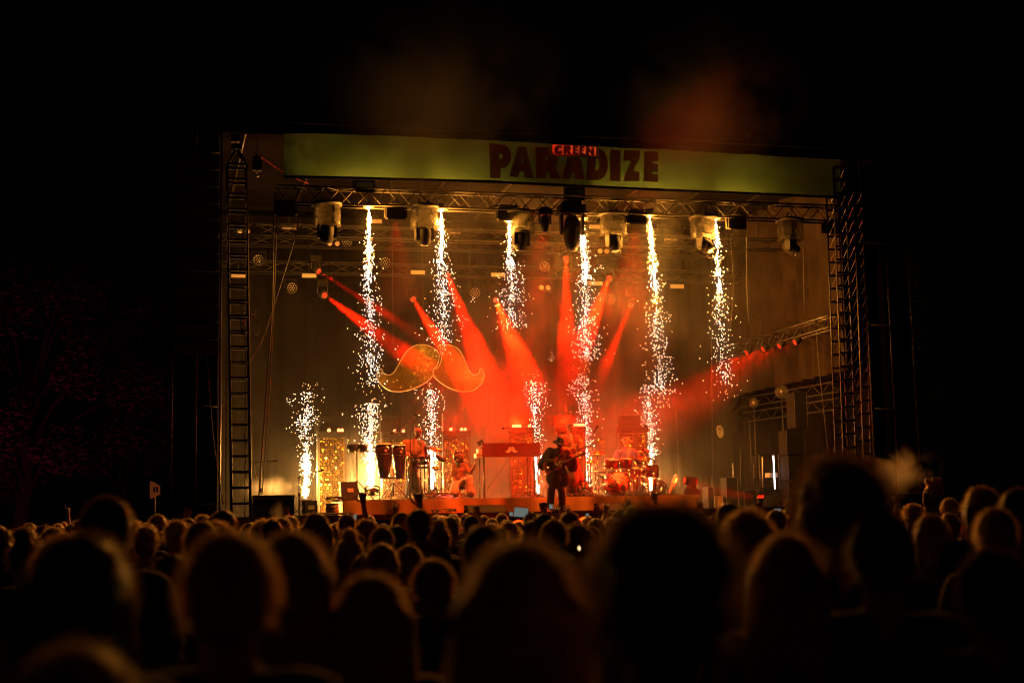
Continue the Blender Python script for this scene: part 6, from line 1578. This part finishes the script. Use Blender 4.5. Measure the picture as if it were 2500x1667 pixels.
# the people one can single out, nearest first: (px, top row, head width, hair, colour, shirt, near, hat, label)
PEOPLE = [
 (200, 1572, 330, 'bob', 'hair_fair', 3, True, None, 'very near blurred spectator with fair hair at the bottom left corner'),
 (1611, 1238, 330, 'messy', 'hair_black', 0, True, None, 'huge dark blurred head right of centre, tallest over the riser'),
 (1272, 1322, 290, 'bob', 'hair', 0, True, None, 'large blurred head with glowing rim in the middle foreground'),
 (205, 1302, 250, 'long', 'hair_black', 0, True, None, 'blurred long-haired head with a red rim at the left foreground'),
 (560, 1300, 240, 'short', 'hair', 0, True, None, 'big blurred head below the left tower with an amber rim on its right'),
 (715, 1300, 188, 'long', 'hair', 0, True, None, 'blurred long-haired head just right of the big one below the left tower'),
 (905, 1402, 190, 'bob', 'hair', 0, True, None, 'blurred head low in front of the conga side of the stage'),
 (1918, 1306, 172, 'long', 'hair', 1, True, None, 'long-haired head with a bright amber outline at the right foreground'),
 (2145, 1254, 172, 'short', 'hair_black', 0, True, None, 'dark round head with a faint left rim right of the tall curly one'),
 (2052, 1112, 215, 'afro', 'hair_black', 0, True, None, 'tall person with a big curly dark crown standing out before the right tower'),
 (262, 1214, 120, 'short', 'hair_black', 0, True, None, 'tall dark head against the dark left wing'),
 (372, 1412, 112, 'messy', 'hair_fair', 2, True, None, 'head with a bright fringe behind the red rimmed long hair'),
 (2392, 1188, 84, 'long', 'hair', 0, False, None, 'dark long-haired head near the right edge with a dim left rim'),
 (2482, 1192, 92, 'short', 'hair_black', 0, False, None, 'dark head cut by the right edge of the picture'),
 (2420, 1338, 190, 'short', 'hair_black', 2, True, None, 'dark blurred head with a faintly lit shoulder at the lower right'),
 (1822, 1250, 116, 'messy', 'hair', 0, True, None, 'amber rimmed head between the huge dark head and the tall curly one'),
 (1182, 1283, 108, 'short', 'hair_black', 0, True, None, 'dark head in front of the keyboard, left of the glowing middle one'),
 (1056, 1366, 110, 'short', 'hair', 0, True, None, 'dark round blurred head left of the glowing middle one'),
 (492, 1272, 86, 'short', 'hair', 0, False, None, 'dark head at the foot of the left tower'),
 (935, 1326, 84, 'bob', 'hair_fair', 0, False, None, 'fair rimmed head above the blurred low head on the conga side'),
 (896, 1352, 77, 'short', 'hair_fair', 2, False, None, 'amber outlined head just below the fair rimmed one'),
 (1000, 1330, 70, 'short', 'hair', 0, False, None, 'dim head right of the fair rimmed one'),
 (2262, 1276, 78, 'bob', 'hair_fair', 0, False, None, 'head with a pale curved rim at the right'),
 (60, 1326, 64, 'short', 'hair', 0, False, 'dark', 'head in a dark cap near the left edge'),
 (12, 1338, 60, 'messy', 'hair', 2, False, None, 'head cut by the left edge of the picture'),
 (102, 1288, 52, 'messy', 'hair_fair', 0, False, None, 'fuzzy haired head near the left edge'),
 (643, 1268, 66, 'afro', 'hair_fair', 0, False, None, 'curly fair crown in front of the long flight case'),
 (549, 1245, 62, 'short', 'hair_black', 0, False, None, 'dark head standing up before the left tower'),
 (768, 1277, 62, 'messy', 'hair_fair', 0, False, None, 'fuzzy glowing head left of the barrel'),
 (933, 1286, 62, 'short', 'hair', 0, False, None, 'round head with a thin bright outline below the congas'),
 (881, 1270, 54, 'messy', 'hair', 0, False, None, 'dark head below the bongos'),
 (875, 1300, 56, 'bob', 'hair', 0, False, None, 'thin outlined head just below the one under the bongos'),
 (817, 1352, 50, 'ponytail', 'hair_fair', 3, False, None, 'small head with pale shoulders by the long-haired blurred head'),
 (1036, 1316, 60, 'bob', 'hair', 0, False, None, 'dim head in front of the left end of the keyboard'),
 (1031, 1245, 58, 'messy', 'hair_black', 0, False, None, 'dark head with a raised arm in front of the percussionist'),
 (1329, 1254, 66, 'short', 'hair_black', 0, False, None, 'dark round head just left of the guitarist legs'),
 (1400, 1249, 52, 'short', 'hair', 0, False, None, 'close cropped head right under the guitarist'),
 (1335, 1292, 56, 'bob', 'hair', 0, False, None, 'dim head over the glowing middle one'),
 (1069, 1294, 48, 'bob', 'hair_fair', 0, False, None, 'fair head below the seated performer'),
 (1105, 1262, 48, 'short', 'hair', 0, False, None, 'round head below the left end of the keyboard'),
 (1155, 1258, 42, 'short', 'hair_black', 0, False, None, 'dark head under the keyboard monitor'),
 (1776, 1228, 60, 'short', 'hair_black', 0, False, None, 'dark short haired head right of the riser end'),
 (1417, 1298, 42, 'messy', 'hair', 0, False, None, 'small messy head right of the glowing middle one'),
 (1390, 1306, 42, 'short', 'hair', 0, False, None, 'small head left of the small messy one'),
 (1408, 1349, 46, 'bob', 'hair', 0, False, None, 'low head with a lit point of light above it'),
 (1460, 1264, 44, 'bob', 'hair_fair', 0, False, None, 'fair outlined head left of the huge dark head'),
 (1285, 1272, 42, 'bob', 'hair', 0, False, None, 'thin rimmed head left of the guitarist'),
 (2205, 1231, 44, 'messy', 'hair', 0, False, None, 'head beside the raised dark hand at the right'),
 (2330, 1215, 40, 'short', 'hair', 0, False, None, 'dim head between the two dark heads at the far right'),
 (712, 1261, 36, 'messy', 'hair_fair', 0, False, None, 'small fuzzy fair head before the white labelled monitor'),
 (1568, 1232, 36, 'short', 'hair', 0, False, None, 'small head peeping over the huge dark head'),
 (985, 1257, 36, 'short', 'hair', 0, False, None, 'small round head below the right conga'),
 (1120, 1250, 25, 'short', 'hair', 0, False, 'white', 'small figure in a white cap under the seated performer'),
 (905, 1257, 25, 'bob', 'hair_fair', 0, False, None, 'small fair head under the left conga'),
 (1068, 1256, 25, 'bob', 'hair_fair', 0, False, None, 'small fair head left of the white cap'),
 (841, 1281, 30, 'bob', 'hair_fair', 0, False, None, 'small pale head under the barrel'),
 (1184, 1257, 28, 'bob', 'hair', 0, False, None, 'small round head right of the keyboard monitor'),
 (1237, 1252, 30, 'short', 'hair', 0, False, None, 'small head at the right foot of the keyboard'),
 (1458, 1248, 32, 'short', 'hair', 0, False, None, 'small dark head at the left of the drum monitor'),
 (681, 1262, 28, 'short', 'hair', 0, False, None, 'small head beside a breath of smoke'),
]
UPARM = dict(
 horns=((0.1, 0.0, 1.0, 1.0, 0.0), None), fist=((0.9, 1, 1, 1, 1), None), open=((0.0, 0.05, 0.0, 0.0, 0.05), None), point=((0.9, 0.0, 1, 1, 1), None), phone=((0.6, 0.7, 0.7, 0.7, 0.7), None))
ARMB = {}
def raised(kind, side=1, reach=0.0):
    k = (kind, side, reach)
    if k not in ARMB:
        el = Vector((side*0.23, 0.12, 1.63+reach*0.5)); wr = Vector((side*0.20, 0.12, 1.88+reach))
        if kind == 'phone': el = Vector((side*0.24, 0.16, 1.42)); wr = Vector((side*0.10, 0.32, 1.66))
        o = -side
        ARMB[k] = spectator_meshes(0.022, {side: (el, wr, UPARM[kind]), o: (Vector((o*0.25, 0.02, 1.14)), Vector((o*0.22, 0.2, 1.0)), None)})
    return ARMB[k]
# (px of the hand, row of the finger tips, hand width px, kind, side, hair, label)
ARMS = [(885, 1188, 21, 'horns', 1, 'short', 'spectator raising a horned hand sign in front of the bongos'),
        (1022, 1190, 24, 'horns', 1, 'short', 'spectator lifting a hand with spread fingers before the percussionist'),
        (1328, 1213, 20, 'fist', 1, 'short', 'spectator raising a bent fist left of the guitarist'),
        (1357, 1232, 17, 'open', -1, 'bob', 'spectator holding an open hand and phone at the guitarist feet'),
        (1387, 1232, 16, 'open', 1, 'short', 'spectator raising a hand at the right foot of the guitarist'),
        (1536, 1212, 17, 'open', 1, 'short', 'spectator with an open palm in front of the drum monitor'),
        (1598, 1192, 17, 'point', 1, 'short', 'spectator stretching an arm with pointed finger below the floor tom'),
        (1709, 1215, 15, 'point', 1, 'short', 'spectator pointing up at the right end of the riser'),
        (1854, 1214, 20, 'point', 1, 'short', 'spectator pointing one finger at the right dark side'),
        (1935, 1198, 34, 'fist', -1, 'short', 'spectator with a large dark fist left of the tall curly head'),
        (2190, 1198, 18, 'fist', -1, 'short', 'spectator with a lifted arm against the drifting smoke'),
        (166, 1232, 12, 'point', 1, 'short', 'spectator with a thin raised arm near the left edge'),
        (348, 1290, 26, 'open', 1, 'bob', 'spectator with an open amber lit hand left of the tower'),
        (700, 1236, 15, 'open', 1, 'bob', 'spectator waving an open hand before the flight case'),
        (965, 1226, 17, 'open', -1, 'short', 'spectator with spread fingers under the two congas'),
        (1165, 1224, 16, 'fist', 1, 'short', 'spectator punching the air in front of the keyboard monitor'),
        (1480, 1222, 17, 'horns', -1, 'messy', 'spectator making a horned sign left of the drum monitor'),
        (1665, 1218, 16, 'open', -1, 'bob', 'spectator waving below the leaning pale tube'),
        (2100, 1216, 17, 'point', -1, 'short', 'spectator pointing up in front of the right tower'),
        (455, 1240, 19, 'open', -1, 'messy', 'spectator lifting a palm below the left wing'),
        (2420, 1222, 20, 'fist', 1, 'short', 'spectator raising a fist near the right edge'),
        (1275, 1238, 34, 'phone', -1, 'short', 'spectator filming with a glowing phone left of the guitarist')]
PH = []
queue = [('p', q) for q in PEOPLE]+[('a', q) for q in ARMS]
def depth_of(it):
    k, q = it
    return FPX*0.192/q[2] if k == 'p' else FPX*0.095/q[2]
queue.sort(key=depth_of)
for k, q in queue:
    if k == 'p':
        spectator(q[8], q[0], q[1], q[2], q[3], q[4], q[5], q[6], q[7], group='spectators of the crowd seen from behind')
    else:
        px, row, hw, kd, side, hr, lb = q
        dep = FPX*0.095/hw; p = at_depth(px, row, dep)
        # tip height decides the reach of the arm: shoulders stay at a person's height
        sc = 1.0
        tipz = {'phone': 1.72}.get(kd, 2.06); reach = max(-0.25, min(0.12, p.z-tipz)) if kd != 'phone' else 0.0
        reach = round(reach/0.06)*0.06
        b_, s_ = raised(kd, side, reach); sc = p.z/(tipz+reach)
        sc = max(0.9, min(1.15, sc)) if kd != 'phone' else 0.955
        t = thing('person', lb, 'person', (p.x-side*0.19*sc, p.y-0.12, 0), 0.0, 'spectators of the crowd seen from behind')
        link('body', b_, t); link('clothes', recol(s_, 'shirt_dark'), t); link('hair', HAIR[hr][0], t); t.scale = (sc, sc, sc)
        hx, hy, hd = project((t.location.x, t.location.y, 1.765*sc)); cover(hx, hy, FPX*0.19/hd, hd)
        if kd == 'phone': PH.append(t)
# phones
def phone(label, px, py, w, h, dep, tilt=0.0):
    p = at_depth(px, py, dep); t = thing('phone', label, 'phone', p, -YAW*0.8, 'lit phones held up in the crowd'); a, b_ = w/FPX*dep, h/FPX*dep
    R_ = Matrix.Rotation(tilt, 3, 'Y')
    part('case', MB().box((0, 0.006, 0), (a+0.008, 0.009, b_+0.008), R_), 'black_gloss', t); part('screen', MB().box((0, -0.001, 0), (a, 0.003, b_), R_), 'phone_screen', t)
phone('large glowing phone held sideways left of the guitarist', 1272, 1250, 34, 22, FPX*0.16/34, 0.1)
phone('phone held upright at the guitarist feet', 1345, 1236, 9, 11, 24)
phone('small phone held upright below the left end of the riser', 867, 1262, 7, 14, 26)
phone('tiny phone glowing right of the keyboard monitor', 1248, 1254, 9, 9, 23)
phone('small phone with a pale screen at the right, under the red light bar', 1898, 1246, 18, 9, 16)
phone('small phone in the right crowd beneath the figure on shoulders', 2302, 1234, 7, 14, 24)
phone('small phone shining low left of the huge dark head', 1434, 1256, 8, 6, 23)
# small lit points in the crowd
p = at_depth(1414, 1343, 9); t = thing('cigarette_lighter', 'small orange point of light held in the crowd left of the huge head', 'lighter', p); part('flame', MB().lathe([(0, 0.0), (0.005, 0.010), (0.004, 0.018), (0, 0.028)], seg=10), 'ember', t); part('lighter_body', MB().box((0, 0, -0.035), (0.024, 0.012, 0.06)), 'red_strap', t)
# figure on shoulders at the right
gq = spectator('person carrying a curly haired friend on the shoulders at the right', 2282, 1238, 34, 'short', 'hair', 0, group=None)
dep = FPX*0.192/32; p = at_depth(2278, 1180, dep)
P3, Q3, rb = figure('person', 'curly haired person in a pale top riding on shoulders at the right', 2280, gq.location.y, 1.42,
  dict(head=(2276, 1192, 0), neck=(2280, 1205, 0), chest=(2284, 1217, 0), pelvis=(2284, 1242, 0), shl=(2272, 1211, 0), shr=(2296, 1211, 0), ell=(2268, 1226, 0.1), elr=(2300, 1226, 0.1), wrl=(2272, 1240, 0.2), wrr=(2298, 1240, 0.2),
       knl=(2274, 1248, 0.35), knr=(2296, 1248, 0.35), anl=(2273, 1272, 0.38), anr=(2296, 1272, 0.38)), dict(top='shirt_white', trousers='denim', top_name='shirt', hair='hair_fair', skin='skin'), None, (-0.3, 0.9, 0), 'curly')
# everyone else: rows of spectators, kept only where something of them shows
made = 0
ZN = [(120, 'by the left edge'), (330, 'left of the small orange sign'), (480, 'below the left wing'), (640, 'below the left tower'), (760, 'before the flight case'), (860, 'before the barrel'), (960, 'below the congas'), (1070, 'below the percussionist'), (1180, 'below the seated performer'), (1300, 'below the keyboard'), (1420, 'below the guitarist'), (1500, 'below the drum monitor'), (1620, 'below the drum kit'), (1740, 'below the riser end'), (1880, 'below the light tube'), (2000, 'beside the tall curly head'), (2150, 'below the right tower'), (2300, 'below the drifting smoke'), (9999, 'by the right edge')]
zone = lambda px: [n for l, n in ZN if px < l][0]
pool = {}
d = 6.4
while d < 29.0 and made < 235:
    span = 2640/FPX*d; n = int(span/0.60)
    for i in range(n):
        px = -70+2640*(i+0.5+rnd.uniform(-0.42, 0.42))/n; dd = d+rnd.uniform(-0.45, 0.45)
        if dd < 9 and 700 < px < 2000: continue
        zt = max(1.50, min(1.86, rnd.gauss(1.675, 0.075))); w_ = FPX*0.192/dd
        p = CAM+ray(px, 1262)*dd; _, top, _ = project((p.x, p.y, zt))
        top = max(top, (1257 if 540 < px < 1790 else 1236)+rnd.choice((0, 6, 12, 20, 30, 42))*rnd.uniform(0.5, 1.1)-(8 if rnd.random() < 0.12 else 0))
        if not visible(px, top, w_): continue
        kd = rnd.choice(('short', 'short', 'short', 'messy', 'bob', 'bob', 'long', 'long', 'afro', 'bun', 'ponytail', 'messy')); hat = None
        if kd == 'short' and rnd.random() < 0.16: hat = rnd.choice(('white', 'dark', 'bucket'))
        if kd == 'afro': w_ *= 1.4
        hm = rnd.choice(('hair', 'hair', 'hair_fair', 'hair_black')); shi = rnd.choice((0, 0, 0, 1, 2, 3))
        colr = {'hair': 'brown', 'hair_fair': 'fair', 'hair_black': 'black'}[hm]
        txt = {'short': 'short %s hair' % colr, 'messy': 'tousled %s hair' % colr, 'bob': 'chin length %s hair' % colr, 'long': 'long %s hair' % colr, 'afro': 'bushy %s curls' % colr, 'bun': '%s hair in a bun' % colr, 'ponytail': 'a %s ponytail' % colr}[kd]
        if hat: txt = {'white': 'a pale cap', 'dark': 'a dark cap', 'bucket': 'a pale bucket hat'}[hat]
        t = spectator('spectator', px, top, w_, kd, hm, shi, False, hat, group='spectators of the crowd seen from behind')
        pool.setdefault((txt, zone(px)), []).append((dd, t)); made += 1
    d += 0.95
for (txt, zn), lst in pool.items():
    lst.sort(key=lambda q: q[0])
    for k, (_, t) in enumerate(lst):
        if len(lst) == 1: t['label'] = 'spectator with %s %s' % (txt, zn)
        elif k == 0: t['label'] = 'nearest spectator with %s %s' % (txt, zn)
        elif k == len(lst)-1: t['label'] = 'farthest spectator with %s %s' % (txt, zn)
        else: t['label'] = '%s nearest spectator with %s %s' % (('second', 'third', 'fourth', 'fifth', 'sixth', 'seventh', 'eighth', 'ninth')[k-1], txt, zn)
print('crowd', made)
# ================================================================== extra lamps: red washes, added red fill, magenta tree lamp
# red wash from the reddish small moving head and from the red topped floods on the front truss
def wash(px, py, aim, en, deg, Y=0.9, color=RED, owner=None):
    s = at(px, py, Y); return lamp('red_fill_light', 'SPOT', s, en*KW, color, None, aim, 0.08, R(deg), 0.9)
for px, py, ax, ay, aY, en, deg in ((966, 540, 985, 1130, 3.4, 420, 50), (1330, 560, 1190, 1120, 3.6, 600, 50), (1553, 552, 1500, 1130, 3.6, 600, 50)):
    wash(px, py, at(ax, ay, aY), en, deg)
for px, py, Y, ax, ay, aY, en, deg in ((1093, 690, 6.4, 1215, 1120, 2.6, 350, 16), (1211, 750, 6.1, 1270, 1130, 2.4, 400, 16), (1382, 645, 6.4, 1330, 1130, 3.0, 200, 18), (1487, 695, 6.4, 1480, 1130, 2.8, 150, 20)):  # added wide red fill beside the rear beam heads, no fixtures of its own
    wash(px, py, at(ax, ay, aY), en, deg, Y=Y)
wash(1340, 470, at(1720, 300, -2.2), 420, 34, Y=-0.25)  # added red lamp in front of the banner to redden the smoke plume
# magenta effect lamp off to the left washing the far tree
t = thing('effect_lamp', 'magenta effect lamp on the ground by the far left tree', 'stage light', gp(-60, 40))
part('housing', MB().lathe([(0.0, -0.2), (0.15, -0.18), (0.18, 0.0), (0.16, 0.02), (0, 0.02)], (0, 0, 0.3), (0.2, 0.4, 0.9), 16), 'dark_case', t)
part('yoke', MB().tube([(-0.2, 0, 0.3), (-0.2, 0, 0.02), (0.2, 0, 0.02), (0.2, 0, 0.3)], 0.02, 6), 'black_metal', t)
lamp('tree_light', 'SPOT', t.location+Vector((0.1, 0.2, 0.6)), 1100, (1.0, 0.03, 0.18), t, gp(60, 52)+Vector((0, 0, 6)), 0.1, R(60), 0.8)
